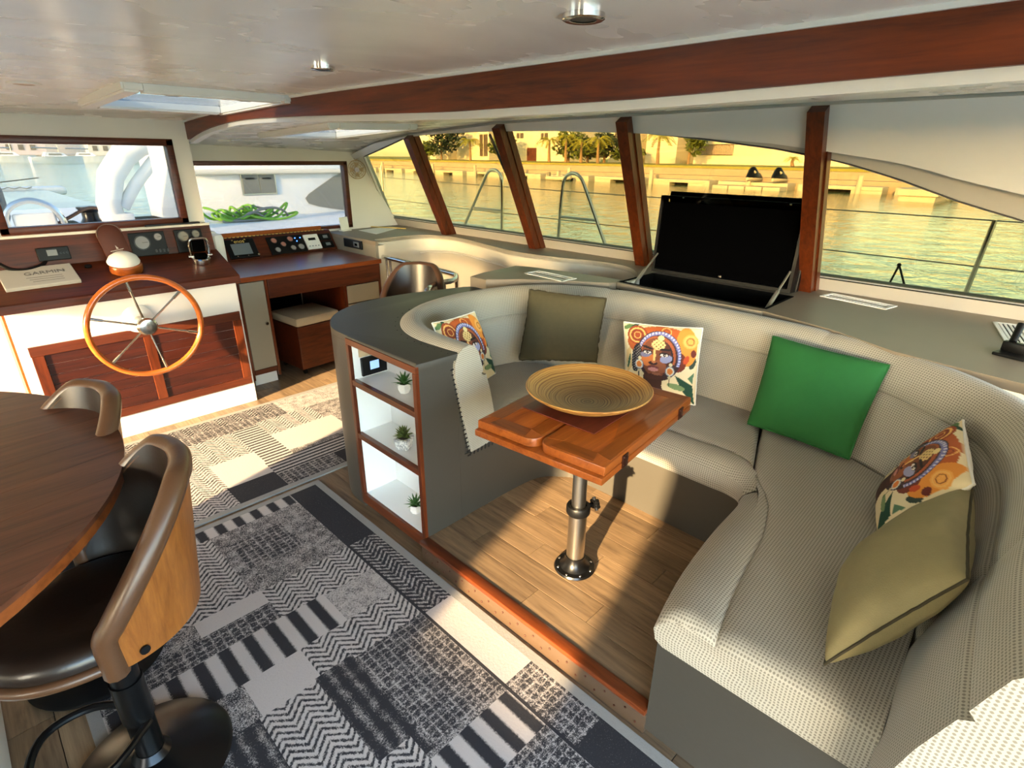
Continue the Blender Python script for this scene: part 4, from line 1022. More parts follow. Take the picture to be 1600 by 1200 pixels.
# compass with its teak pod, white dome and raised leather cover
M = on_desk(.745, 3.985); r = thing('steering_compass', 'white domed compass on a teak pod with a raised brown cover behind the wheel', 'compass', M.translation)
b = B().lathe([(0, 0), (.082, 0), (.086, .01), (.086, .04), (.080, .048), (0, .048)], (0, 0, 0), 32); bmesh.ops.transform(b.bm, matrix=M @ Matrix.Diagonal((1, .75, 1, 1)), verts=b.bm.verts); b.build('pod', M_teak, r)
b = B(); b.lathe([(.084, .0485), (.086, .056), (.072, .085), (.045, .105), (.02, .111), (0, .112)], (0, .0, 0), 32); b.lathe([(0, .0485), (.084, .0485)], (0, 0, 0), 32); bmesh.ops.transform(b.bm, matrix=M @ Matrix.Translation((-.005, .02, 0)) @ Matrix.Diagonal((1, .8, 1, 1)), verts=b.bm.verts); b.build('dome', M_whiteplastic, r)
MB = Matrix.Translation((.745, 4.045, 1.03)) @ Matrix.Rotation(math.radians(-9), 4, 'Y') @ Matrix.Rotation(math.radians(80), 4, 'X')
out = [(-.066, 0), (.066, 0)]+[(.066*math.cos(a), .165+.062*math.sin(a)) for a in np.linspace(0, PI, 14)]
B().prism(out, 0, .014, .003, MB).build('raised_cover', M_cover, r, 30)
b = B(); b.tube([MB @ Vector((.064*math.cos(a), .165+.060*math.sin(a), .014)) for a in np.linspace(0, PI, 14)], .003, 6); b.build('stitched_edge', M_leather_rim, r)
B().box(-.035, .035, .07, .0735, .0142, .0147, 0, MB).build('printed_line', M_grey_box, r, 0)
B().box(-.028, .028, .064, .0655, .0142, .0147, 0, MB).build('printed_line', M_grey_box, r, 0)
b = B(); v = [b.bm.verts.new(MB @ Vector(q)) for q in ((0, .078, .0145), (.012, .078, .0145), (.001, .10, .0145))]; b.bm.faces.new(v); b.build('printed_sail', M_grey_box, r, 0)
# throttle
M = on_desk(1.165, 3.985); r = thing('throttle_lever', 'twin chrome throttle lever on an oval chrome base at the right of the helm desk', 'lever', M.translation)
b = B().lathe([(0, 0), (.058, 0), (.060, .006), (.058, .034), (.05, .040), (0, .040)], (0, 0, 0), 28); bmesh.ops.transform(b.bm, matrix=M @ Matrix.Diagonal((.95, .72, 1, 1)), verts=b.bm.verts); b.build('base', M_chrome, r)
b = B(); b.box(-.036, .036, -.018, .022, .040, .062, .008, M); b.build('cowl', M_blackgloss, r, 30)
b = B(); MU = M @ Matrix.Rotation(-.25, 4, 'X')
b.tube([MU @ Vector(q) for q in ((-.052, 0, .045), (-.056, .0, .10), (-.05, 0, .142), (-.034, 0, .155), (0, 0, .156), (.034, 0, .155), (.05, 0, .142), (.056, 0, .10), (.052, 0, .045))], .008, 10, smooth=4); b.build('lever', M_chrome, r)
for s_ in (-1, 1):
    b = B(); b.cyl(MU @ Vector((s_*.042, 0, .045)), MU @ Vector((s_*.072, 0, .045)), .010, n=14); b.build('pivot', M_chrome, r)
B().box(-.036, .036, -.006, .012, .072, .148, .006, MU).build('grip', M_blackgloss, r, 30)

# steering wheel
WC = Vector((.705, 3.62, .722)); WR = .282
wh = thing('ship_wheel', 'varnished wooden steering wheel with six steel spokes on the helm console', 'steering wheel', WC)
b = B(); b.tube([WC+Vector((WR*math.cos(a), 0, WR*math.sin(a))) for a in np.linspace(0, 2*PI, 64, endpoint=False)], .0165, 12, True); b.build('rim', M_rim, wh)
for k in range(6):
    a = math.radians(100+60*k); d = Vector((math.cos(a), 0, math.sin(a))); b = B(); b.cyl(WC+d*.035+Vector((0, .008, 0)), WC+d*(WR-.012), .0065, .0055, 10); b.cyl(WC+d*(WR-.07), WC+d*(WR-.015), .0085, n=10); b.build('spoke', M_stainless, wh)
HM = Matrix.Translation(WC) @ Matrix.Rotation(PI/2, 4, 'X')
b = B().lathe([(0, .030), (.012, .032), (.042, .026), (.052, .012), (.052, -.012), (.03, -.02), (.022, -.206), (0, -.206)], (0, 0, 0), 28); bmesh.ops.transform(b.bm, matrix=HM, verts=b.bm.verts); b.build('hub', M_stainless, wh)
b = B().lathe([(0, -.206), (.085, -.206), (.085, -.198), (.06, -.185), (.023, -.18)], (0, 0, 0), 32); bmesh.ops.transform(b.bm, matrix=HM, verts=b.bm.verts); b.build('backing_plate', M_whiteplastic, wh)

# ------------------------------------------------------------------ navigation desk
nd = thing('navigation_desk', 'mahogany navigation desk with an instrument panel, grey door and grey drawers', 'desk', (1.97, 4.4, 0))
NX0, NX1, NF = 1.375, 2.57, 4.06
B().box(NX0, NX1, NF-.01, 4.80, .80, .835, .004).build('desk_top', M_navtop, nd, 0)
B().box(1.60, 2.555, NF+.01, NF+.035, .655, .7995, .002).build('apron', M_mah_x, nd, 0)
b = B(); b.box(NX0+.005, NX0+.025, NF+.012, 4.98, .05, .7995); b.build('side_panel', M_mah_z, nd, 0)
for q_ in ((1.578, 1.597, .7995), (2.205, 2.232, .6545), (2.54, 2.558, .7995)): B().box(q_[0], q_[1], NF+.012, 4.855, .05, q_[2]).build('divider', M_mah_z, nd, 0)
d = B().box(1.403, 1.575, NF+.012, NF+.03, .13, .79, .002).build('door', M_greige, nd, 0)
B().box(1.403, 1.575, NF+.012, NF+.03, .09, .127, .002).build('plinth', M_mah_x, nd, 0)
B().box(1.403, 1.575, NF+.04, NF+.06, .0, .088, .002).build('kick_board', M_white, nd, 0)
b = B(); b.cyl((1.548, NF+.0119, .475), (1.548, NF-.004, .475), .013, .011, 18); b.build('knob', M_chrome, d)
for z0, z1 in ((.50, .65), (.34, .495), (.12, .335)): B().box(2.236, 2.537, NF+.012, NF+.03, z0+.002, z1-.002, .002).build('drawer', M_greige, nd, 0)
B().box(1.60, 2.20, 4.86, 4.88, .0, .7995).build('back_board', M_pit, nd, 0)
NDP = [(4.772, .836), (4.97, .836), (4.97, 1.0), (4.90, 1.0), (4.88, .985)]
ext_x(NDP, NX0, NX1-.002).build('instrument_board', M_mah_x, nd, 0)
B().box(NX0, NX1-.06, 4.93, 4.955, 1.001, 1.035, .003).build('ledge_rail', M_teak, nd, 0)
b = B()
for k in range(34): b.box(NX0+.03+k*.033, NX0+.048+k*.033, 4.888, 4.8995, 1.0005, 1.006)
b.build('led_strip', M_gold, nd, 0)
NA = math.atan2(.149, .108)
def on_nav(x, t):   # t = distance up the board
    return Matrix.Translation((x, 4.772+t*math.cos(NA), .836+t*math.sin(NA))) @ Matrix.Rotation(NA, 4, 'X') @ Matrix.Translation((0, 0, .0006))
M = on_nav(1.735, .095); r = thing('chart_plotter', 'dark chart plotter with grey screen and gold lettering on the navigation desk', 'plotter', M.translation)
B().box(-.118, .118, -.085, .085, 0, .018, .006, M).build('housing', M_black, r, 0)
B().box(-.082, .07, -.058, .042, .0182, .0195, .001, M).build('screen', M_lcd, r, 0)
text('"enos"', .044, M @ Matrix.Translation((-.005, .062, .0185)), M_gold, r)
for k in range(3): b = B(); c = M @ Vector((-.06+.085*k, -.072, .018)); e = M @ Vector((-.06+.085*k, -.072, .023)); b.cyl(c, e, .004 if k < 2 else .009, n=10); b.build('button', M_stainless, r)
M = on_nav(2.125, .092); r = thing('gauge_board', 'black board with six small gauges and blue lights on the navigation desk', 'instrument panel', M.translation)
B().box(-.168, .155, -.083, .083, 0, .012, .004, M).build('panel', M_black, r, 0)
for gx, gy, gr, mt in ((-.11, .043, .028, M_gaugered), (-.04, .002, .025, M_gaugered), (.035, .045, .028, M_gaugered), (-.105, -.045, .026, M_gauge), (.035, -.04, .026, M_gauge), (.108, -.038, .031, M_gauge)):
    g = B().lathe([(0, .0122), (gr, .0122), (gr, .020), (gr*.84, .020), (gr*.84, .016), (0, .016)], (gx, gy, 0), 20); bmesh.ops.transform(g.bm, matrix=M, verts=g.bm.verts); gg = g.build('gauge', M_bezel, r)
    f = B().lathe([(0, .0161), (gr*.83, .0161), (gr*.83, .017), (0, .017)], (gx, gy, 0), 20); bmesh.ops.transform(f.bm, matrix=M, verts=f.bm.verts); f.build('dial', mt, gg)
for gx, gy in ((.082, .05), (.13, .05), (.09, .02)): B().sph(M @ Vector((gx, gy, .0135)), .005, u=8, v=6).build('pilot_light', M_led, r)
M = on_nav(2.355, .092); r = thing('battery_monitor', 'square white control unit with a small dark display on the navigation desk', 'control unit', M.translation)
B().box(-.068, .068, -.072, .072, 0, .016, .004, M).build('housing', M_whiteplastic, r, 0)
B().box(-.034, .034, .012, .036, .0162, .0172, .0005, M).build('display', M_black, r, 0)
for k in range(4): B().box(-.05+k*.028, -.038+k*.028, -.048, -.040, .0162, .0185, .001, M).build('button', M_lcd, r, 0)
for t, lab in ((.128, 'upper small black switch module at the right end of the instrument board'), (.052, 'lower small black socket module at the right end of the instrument board')):
    M = on_nav(2.49, t); r = thing('switch_module', lab, 'switch', M.translation, 'small switch modules')
    B().box(-.055, .055, -.033, .033, 0, .014, .003, M).build('plate', M_black, r, 0)
    B().box(-.022, .022, -.014, .014, .0142, .018, .001, M).build('rocker', M_lcd, r, 0)
r = thing('power_socket', 'black double power socket with a grey insert on the side of the counter', 'socket', (2.565, 4.48, .88))
B().box(2.558, 2.5715, 4.33, 4.63, .878, .952, .003).build('plate', M_black, r, 0)
B().box(2.555, 2.558, 4.37, 4.46, .893, .938, .002).build('outlet', M_lcd, r, 0)
B().box(2.553, 2.555, 4.395, 4.435, .905, .925, .001).build('pin_hole', M_blackgloss, r, 0)
# white canister between helm and navigation desks
r = thing('white_canister', 'rounded white upright case wedged between the helm console and the navigation desk', 'case', (1.46, 4.5, .8355))
B().box(1.40, 1.475, 4.40, 4.52, .8365, 1.10, .03).build('body', M_whiteplastic, r, 40)
B().box(1.402, 1.473, 4.5205, 4.60, .8365, 1.11, .025).build('lid', M_whiteplastic, r, 40)
# papers
def pq(pts, z): return [tuple(pz(x, y, z)[:2]) for x, y in pts]
r = B().prism(pq([(560, 360), (600, 355), (622, 357), (588, 366)], CZ), CZ+.0006, CZ+.002); tag(r.build('chart_sheet', M_paper, None, 0), 'white sheet of paper lying at the front corner of the counter', 'paper')
r = B(); a, c = pz(575, 355, CZ), pz(634, 358, CZ); r.cyl((a[0], a[1], CZ+.006), (c[0], c[1], CZ+.006), .005, n=8); tag(r.build('pencil', M_gold, None), 'pencil lying beside the white paper on the counter', 'pencil')
r = thing('card_holder', 'white upright card holder standing on the counter under the wall fan', 'card holder', (2.80, 4.9, CZ))
MC = Matrix.Translation((2.755, 4.93, CZ+.0005)) @ Matrix.Rotation(.25, 4, 'Z')
B().box(-.055, .055, -.03, .03, 0, .008, .002, MC).build('foot', M_whiteplastic, r, 0)
B().box(-.052, .052, -.004, .004, .008, .125, .002, MC @ Matrix.Rotation(-.12, 4, 'X')).build('card', M_paper, r, 0)
# pouf on castors
PM = Matrix.Translation((1.93, 4.24, 0)) @ Matrix.Rotation(math.radians(5), 4, 'Z')
r = thing('storage_pouf', 'square mahogany box stool with a beige padded top under the navigation desk', 'stool', (1.93, 4.24, 0))
B().box(-.19, .19, -.19, .19, .05, .40, .006, PM).build('box_body', M_mah_x, r, 0)
B().box(-.197, .197, -.197, .197, .4005, .475, .024, PM).build('cushion', M_pouf, r, 40)
for sx_ in (-1, 1):
    for sy_ in (-1, 1):
        b = B(); b.cyl(PM @ Vector((sx_*.15-.01, sy_*.15, .022)), PM @ Vector((sx_*.15+.01, sy_*.15, .022)), .021, n=14); b.cyl(PM @ Vector((sx_*.15, sy_*.15, .03)), PM @ Vector((sx_*.15, sy_*.15, .05)), .008, n=8); b.build('castor', M_black, r)
# wall fan
FCN = Vector((2.955, 4.955, 1.515)); r = thing('cabin_fan', 'cream round cabin fan clipped to the corner wall beside the window', 'fan', FCN)
FMx = Matrix.Translation(FCN) @ Matrix.Rotation(math.radians(-28), 4, 'Z') @ Matrix.Rotation(PI/2, 4, 'X')
b = B()
for rr in (.082, .064, .046):
    b.tube([FMx @ Vector((rr*math.cos(a), rr*math.sin(a), .03-.02*(rr/.082)**2)) for a in np.linspace(0, 2*PI, 28, endpoint=False)], .0028, 6, True)
for k in range(12):
    a = k*PI/6; b.tube([FMx @ Vector((q*math.cos(a+q*4), q*math.sin(a+q*4), .03-.02*(q/.082)**2)) for q in np.linspace(.02, .082, 6)], .002, 5)
b.tube([FMx @ Vector((.082*math.cos(a), .082*math.sin(a), -.025)) for a in np.linspace(0, 2*PI, 28, endpoint=False)], .004, 6, True)
b.build('guard', M_creamplastic, r)
for k in range(4):
    a = k*PI/2; B().hexa([tuple(FMx @ Vector(q)) for q in ((.012*math.cos(a), .012*math.sin(a), -.012), (.06*math.cos(a-.35), .06*math.sin(a-.35), -.016), (.066*math.cos(a+.35), .066*math.sin(a+.35), -.002), (.012*math.cos(a+.6), .012*math.sin(a+.6), -.008), (.012*math.cos(a), .012*math.sin(a), -.010), (.06*math.cos(a-.35), .06*math.sin(a-.35), -.014), (.066*math.cos(a+.35), .066*math.sin(a+.35), 0), (.012*math.cos(a+.6), .012*math.sin(a+.6), -.006))]).build('blade', M_creamplastic, r, 0)
b = B(); b.cyl(FMx @ Vector((0, 0, -.03)), FMx @ Vector((0, 0, .033)), .022, n=18); b.build('motor', M_leather_rim, r)
b = B(); b.tube([FMx @ Vector((0, .075, -.02)), FMx @ Vector((0, .11, -.03)), FMx @ Vector((-.01, .12, -.045))], .008, 8); b.sph(FMx @ Vector((0, .105, -.03)), .022, u=12, v=8); b.build('bracket', M_creamplastic, r)

# chrome guard rail round the stairwell
gr = thing('guard_rail', 'chrome tube guard rail bending round the stairwell in front of the white curved wall', 'rail', (2.6, 3.6, 0))
rz = .835
a = Vector((2.64, 4.13, rz)); q1 = Vector(pz(640, 412, rz)); q2 = Vector(pz(704, 427, rz)); q3 = Vector(pz(713, 433, rz)); q4 = Vector(pz(706, 439, rz)); q5 = Vector(pz(682, 443, rz)); q6 = Vector(pz(669, 452, rz)); 
b = B(); b.tube([a, a.lerp(q2, .5), q2, q3, q4, q5, q6, Vector((q6.x-.02, q6.y-.01, rz-.05)), Vector((q6.x-.03, q6.y-.02, rz-.2))], .019, 12, smooth=6); b.build('handrail', M_chrome, gr)
for t, p in ((0, a.lerp(q2, .06)), (0, a.lerp(q2, .12)), (0, q3), (0, q5), (0, q5.lerp(q4, .5))):
    b = B(); b.cyl((p.x, p.y, .0), (p.x, p.y, rz), .012, n=12); b.build('post', M_chrome, gr)

# ------------------------------------------------------------------ round dining table and bar stools
tabc = (-.674, 1.89); TR = .897; TH = .88
rt = thing('dining_table', 'large round walnut dining table with a thick dark plank top at the left', 'table', (*tabc, 0))
nb = 13
for k in range(nb):
    y0 = -TR+2*TR*k/nb+.0005; y1 = -TR+2*TR*(k+1)/nb-.0005
    Ys = np.linspace(y0, y1, 7); 
    if y0 < -TR+.001: Ys[0] = -TR+.004
    if y1 > TR-.001: Ys[-1] = TR-.004
    poly = [(math.sqrt(max(TR**2-y*y, 1e-5)), y) for y in Ys]+[(-math.sqrt(max(TR**2-y*y, 1e-5)), y) for y in Ys[::-1]]
    B().prism(poly, TH-.012, TH, 0, Matrix.Translation((*tabc, 0)) @ Matrix.Rotation(math.radians(12), 4, 'Z')).build('plank', M_walnut, rt, 30)
B().lathe([(0, TH-.045), (TR-.02, TH-.045), (TR-.004, TH-.040), (TR-.004, TH-.0125), (0, TH-.0125)], (*tabc, 0), 96).build('edge_band', M_walnut_edge, rt, 40)
B().lathe([(0, TH-.095), (TR-.09, TH-.095), (TR-.09, TH-.0455), (0, TH-.0455)], (*tabc, 0), 72).build('apron', M_walnut_edge, rt, 40)
B().box(-1.08, -.262, 1.5, 2.3, 0.0005, TH-.0955, .012).build('pedestal', M_white, rt, 40)

def make_stool(loc, yaw, seat_z, label, backonly=False):
    r = thing('bar_stool', label, 'stool', (0, 0, 0), 'leather bar stools')
    S = seat_z
    N = 40; rows_out = []; rows_in = []
    # shell angle: 0 = back (+x), opens toward -x
    def top(a):
        u = min(1, abs(a)/math.radians(90)); return S+.345-.02*u-.27*max(0, (u-.28)/.72)**1.35
    def rad(z, a): return lerp(.205, .258, min(1, max(0, (z-S+.10)/.5)))*(1+.04*math.cos(a))
    def shell(r_off, z0f, z1f, amax, nz):
        rows = []
        for i in range(N+1):
            a = lerp(-amax, amax, i/N); t = top(a); row = []
            for j in range(nz+1):
                z = lerp(z0f(a, t), z1f(a, t), j/nz); rr = rad(z, a)+r_off; row.append((rr*math.cos(a), rr*math.sin(a)*1.0, z))
            rows.append(row)
        return rows
    A = math.radians(90); zb0 = lambda a, t: S-.085
    # veneer outside
    o = shell(0.0, lambda a, t: min(S-.062, t-.06), lambda a, t: t-.045, A, 8); i_ = shell(-.012, lambda a, t: min(S-.062, t-.06), lambda a, t: t-.045, A, 8)
    B().grid([list(ro)+list(reversed(ri)) for ro, ri in zip(o, i_)], closev=True, caps=True).build('veneer_shell', M_veneer, r, 50)
    o = shell(-.0125, lambda a, t: min(S-.02, t-.03), lambda a, t: t-.01, A, 8); i_ = shell(-.042, lambda a, t: min(S-.02, t-.03), lambda a, t: t-.012, A, 8)
    B().grid([list(ro)+list(reversed(ri)) for ro, ri in zip(o, i_)], closev=True, caps=True).build('padded_back', M_leather, r, 60)
    # leather rim roll
    pts = []; 
    for i in range(N+1):
        a = lerp(-A, A, i/N); t = top(a); rr = rad(t, a)-.018; pts.append((rr*math.cos(a), rr*math.sin(a), t-.022))
    for s_, idx in ((0, 0), (1, -1)):
        a = -A if s_ == 0 else A; rr = rad(S, a)-.018; e = [(rr*math.cos(a), rr*math.sin(a), S-.02), (rr*math.cos(a)*.98, rr*math.sin(a)*.98, S-.075)]
        pts = (list(reversed(e))+pts) if s_ == 0 else pts+e
    B().tube(pts, .027, 10, smooth=2).build('rim', M_leather_rim, r, 60)
    seat_ = B(); n = 40; prof_s = [(0, S-.09, .02), (.75, S-.092, .0), (.97, S-.07, 0), (1.0, S-.03, 0), (.97, S-.004, 0), (.85, S+.008, 0), (.5, S-.002, 0), (0, S-.012, 0)]
    rows = []
    for f, z, _ in prof_s:
        row = []
        for k in range(n):
            a = 2*PI*k/n; ex = .190; c, s = math.cos(a), math.sin(a)
            rx = (.188 if c > 0 else .235); p = 2.25
            q = (abs(c/rx)**p+abs(s/ex)**p)**(-1/p)*max(f, 1e-4); row.append((q*c, q*s, z))
        rows.append(row)
    seat_.grid(rows, closev=True); bmesh.ops.remove_doubles(seat_.bm, verts=seat_.bm.verts, dist=1e-5); seat_.build('seat', M_leather, r, 60)
    w_ = B(); 
    pts = []
    for k in range(n+1):
        a = PI*.5+PI*k/n; c, s = math.cos(a), math.sin(a); q = (abs(c/.235)**2.25+abs(s/.190)**2.25)**(-1/2.25)*1.0; pts.append((q*c, q*s, S-.05))
    w_.tube(pts, .014, 8); w_.build('seat_welt', M_leather_rim, r, 60)
    for s_ in (-1, 1):
        a = s_*math.radians(74); z = S-.035; rr = rad(z, a)+.001; d = Vector((math.cos(a), math.sin(a), 0)); b = B(); b.cyl(d*rr+Vector((0, 0, z)), d*(rr+.006)+Vector((0, 0, z)), .011, n=14); b.build('screw_cap', M_black, r)
    b = B(); b.cyl((0, 0, .05), (0, 0, S-.15), .034, n=20); b.cyl((0, 0, S-.16), (0, 0, S-.10), .045, .08, 20); b.cyl((0, 0, .2), (0, 0, .34), .039, n=20); b.build('gas_column', M_blackmetal, r)
    B().lathe([(0, 0), (.200, 0), (.203, .006), (.195, .014), (.10, .034), (.05, .05), (.036, .07), (0, .07)], (0, 0, 0), 48).build('base', M_blackmetal, r)
    b = B(); b.tube([(0.02, .03, .19), (-.09, .12, .19), (-.20, .11, .19), (-.24, 0, .19), (-.20, -.11, .19), (-.09, -.12, .19), (.02, -.03, .19)], .011, 10, smooth=5); b.build('footrest', M_blackmetal, r)
    r.location = loc; r.rotation_euler = (0, 0, yaw)
    return r
s1 = make_stool((.033, 1.46, 0.0096), math.radians(-4), .615, 'nearest brown leather bar stool with oak veneer back, at the edge of the rug')
s2 = copy_tree(s1); s2.location = (.0, 2.0, .0096); s2.rotation_euler = (0, 0, math.radians(14)); s2['label'] = 'second brown leather bar stool half hidden behind the dining table, below the wheel'
s3 = copy_tree(s1); s3.location = (2.10, 3.02, 0.0); s3.rotation_euler = (0, 0, math.radians(32)); s3['label'] = 'brown leather chair standing by the chrome rail beyond the sofa back'

# ------------------------------------------------------------------ ceiling fittings
def hatch(xa, xb, ya, yb, zf, label):
    r = thing('roof_hatch', label, 'hatch', ((xa+xb)/2, (ya+yb)/2, zf((xa+xb)/2, (ya+yb)/2)), 'roof hatches'); f = .055
    P = lambda x, y, o: (x, y, zf(x, y)+o)
    b = B()
    for x0, x1, y0, y1 in ((xa-f, xa+.01, ya-f, yb+f), (xb-.01, xb+f, ya-f, yb+f), (xa+.01, xb-.01, ya-f, ya+.01), (xa+.01, xb-.01, yb-.01, yb+f)):
        b.hexa([P(x0, y0, -.032), P(x1, y0, -.032), P(x1, y1, -.032), P(x0, y1, -.032), P(x0, y0, .02), P(x1, y0, .02), P(x1, y1, .02), P(x0, y1, .02)])
    bmesh.ops.bevel(b.bm, geom=list(b.bm.edges), offset=.008, segments=2, affect='EDGES'); b.build('frame', M_whiteplastic, r, 40)
    b = B(); b.hexa([P(xa+.005, ya+.005, .005), P(xb-.005, ya+.005, .005), P(xb-.005, yb-.005, .005), P(xa+.005, yb-.005, .005), P(xa+.005, ya+.005, .013), P(xb-.005, ya+.005, .013), P(xb-.005, yb-.005, .013), P(xa+.005, yb-.005, .013)]); b.build('pane', M_hatchglass, r, 0)
    for t in (.25, .75):
        y = ya+.03; x = lerp(xa, xb, t); B().hexa([P(x-.025, y, -.03), P(x+.025, y, -.03), P(x+.025, y+.02, -.03), P(x-.025, y+.02, -.03), P(x-.025, y, -.006), P(x+.025, y, -.006), P(x+.025, y+.02, -.006), P(x-.025, y+.02, -.006)]).build('latch', M_black, r, 0)
    return r
hatch(*HA, lambda x, y: zc(y), 'larger white framed roof hatch in the main ceiling left of the beam')
hatch(*HB, zs, 'smaller white framed roof hatch in the lower ceiling beyond the beam')
def downlight(px, py, zf, rad, proud, mt, label):
    if py > 200: q = pY(px, py, 4.6); q = np.array([q[0], 4.6, zf(q[0], 4.6)])
    else:
        z = 1.86
        for _ in range(30): q = pz(px, py, z); z = lerp(z, zf(q[0], q[1]), .5)
        q = pz(px, py, z)
    r = thing('downlight', label, 'lamp', tuple(q), 'ceiling downlights')
    B().lathe([(rad*.62, -proud*.9), (rad*.9, -proud), (rad, -proud*.8), (rad, 0.002), (rad*.6, .002)], q, 28).build('bezel', mt, r)
    B().lathe([(0, -proud*.55), (rad*.64, -proud*.8), (rad*.6, 0), (0, 0)], q, 24).build('lens', M_bezel if mt is M_chrome else M_creamplastic, r)
zcm = lambda x, y: zc(y)
downlight(912, 22, zcm, .040, .011, M_chrome, 'nearest chrome ceiling downlight, above the bookcase beside the beam')
downlight(504, 104, zcm, .036, .010, M_chrome, 'chrome ceiling downlight between the roof hatch and the beam')
downlight(37, 129, zcm, .055, .008, M_whiteplastic, 'flat white ceiling downlight at the far left of the ceiling')
downlight(233, 166, zcm, .05, .008, M_whiteplastic, 'flat white ceiling downlight just beyond the larger roof hatch')
downlight(350, 222, zs, .05, .012, M_whiteplastic, 'small white ceiling downlight left of the smaller roof hatch')
downlight(494, 229, zs, .05, .012, M_whiteplastic, 'small white ceiling downlight right of the smaller roof hatch')

# ------------------------------------------------------------------ outside: own decks and rails
WZ = -1.0
wb = B(); wb.grid([[(x, y, WZ) for x in (-400, -60, 0, 60, 400)] for y in (-300, -60, 0, 60, 500)])
tag(wb.build('harbour_water', M_water, None, 0, origin=(0, 0, WZ)), 'calm greenish harbour water around the boat reflecting the golden shore', 'water', None, 'structure')
dk = B(); dk.box(3.55, 4.6, -4, 6.5, .55, .78); dk.box(-4.4, -3.80, -4, 6.5, .3, .6)
dk.box(-3.7, 3.7, -6, -1.07, -.12, -.02)  # unseen white deck aft, added to bounce sunlight up to the ceiling
struct(dk, 'floor', M_deck, None, 0)
fy1 = pz(100, 325, .90)[1]; fy0 = pz(100, 293, .90)[1]
struct(B().box(-3.4, 1.7, 5.1, fy1, .55, .90), 'floor', M_deck, None, 0)
t_ = B().box(-3.4, 1.9, fy1+.01, fy0-.09, .84, .87); tag(t_.build('trampoline', M_boatgrey, None, 0), 'grey trampoline netting stretched beyond the white foredeck', 'netting')
r = thing('bow_beam', 'white bow crossbeam with a lashing along its edge beyond the trampoline', 'beam', (-.5, fy0+.2, .8))
B().box(-3.6, 2.3, fy0, fy0+.5, .75, .92, .06).build('beam', M_deck, r, 40)
b = B(); b.tube([(-3.2+.1*k, fy0-.06+(.04 if k % 2 else 0), .90+(.03 if k % 2 else 0)) for k in range(50)], .012, 5); b.build('lashing', M_boatgrey, r)
b = B(); b.tube([(-3.0, fy0+.3, 1.02), (-1.4, fy0+.3, 1.0), (0, fy0+.3, .94), (1.0, fy0+.3, 1.0), (1.9, fy0+.3, 1.1)], .012, 5, smooth=5); tag(b.build('mooring_rope', M_black, None), 'thin dark rope hanging slack over the white bow crossbeam', 'rope')
r = thing('bow_arch', 'big white curved arch standing on the foredeck seen through the helm window', 'arch', (1.5, 7, .9))
P = [(1.36, .9), (1.34, 1.15), (1.42, 1.42), (1.58, 1.62), (1.76, 1.72), (1.90, 1.68), (1.95, 1.5), (1.98, 1.2), (1.99, .9)]
b = B(); b.tube([(x, 7.2, z) for x, z in P], [.11, .11, .12, .12, .11, .075, .055, .05, .05]+[], 14) ; b.build('tube', M_deck, r)
b = B(); b.box(1.30, 1.52, 7.08, 7.32, .9, 1.05, .02); b.build('foot', M_deck, r, 40)
b = B(); b.tube([(1.46, 7.2, 1.1), (1.6, 7.2, 1.3), (1.78, 7.2, 1.5), (1.9, 7.2, 1.62)], .06, 12, smooth=4); b.build('brace', M_deck, r)
r = thing('deck_hoop', 'chrome hoop with a white pad standing on the foredeck at the far left', 'hoop', (.7, 7, .9))
b = B(); b.tube([(.50, 7.3, .9), (.50, 7.3, 1.06), (.58, 7.3, 1.16), (.72, 7.3, 1.20), (.86, 7.3, 1.14), (.93, 7.3, 1.02), (.94, 7.3, .9)], .03, 10, smooth=5); b.build('tube', M_chrome, r)
B().box(.55, .89, 7.29, 7.33, .93, 1.08, .02).build('pad', M_deck, r, 0)
r = thing('deck_winch', 'dark drum winch with a brown rope on the foredeck', 'winch', (1.18, 7.6, .9))
B().lathe([(0, 0), (.11, 0), (.10, .04), (.075, .08), (.075, .14), (.11, .18), (.11, .20), (0, .20)], (1.22, 7.6, .901), 24).build('drum', M_blackmetal, r)
b = B(); b.tube([(.8, 7.3, .92), (1.0, 7.35, 1.02), (1.2, 7.4, 1.10), (1.36, 7.4, 1.04), (1.5, 7.4, .93)], .018, 6, smooth=5); b.build('rope', M_leather_rim, r)
b = B(); b.box(-.05, .56, 7.4, 7.7, .92, 1.42, .12); tag(b.build('sail_bag', M_navy, None, 50), 'navy blue sail bag on the foredeck at the left edge of the helm window', 'bag')
for k, (x, y) in enumerate(((.95, 7.75), (1.75, 7.75))):
    r = thing('deck_hatch', ('left' if k == 0 else 'right')+' pale blue tinted hatch set flush in the white foredeck', 'hatch', (x, y, .901), 'foredeck hatches'); B().box(x-.2, x+.2, y-.25, y+.25, .9005, .93, .01).build('frame', M_whiteplastic, r, 0); B().box(x-.16, x+.16, y-.21, y+.21, .9305, .935).build('pane', M_hatchglass, r, 0)
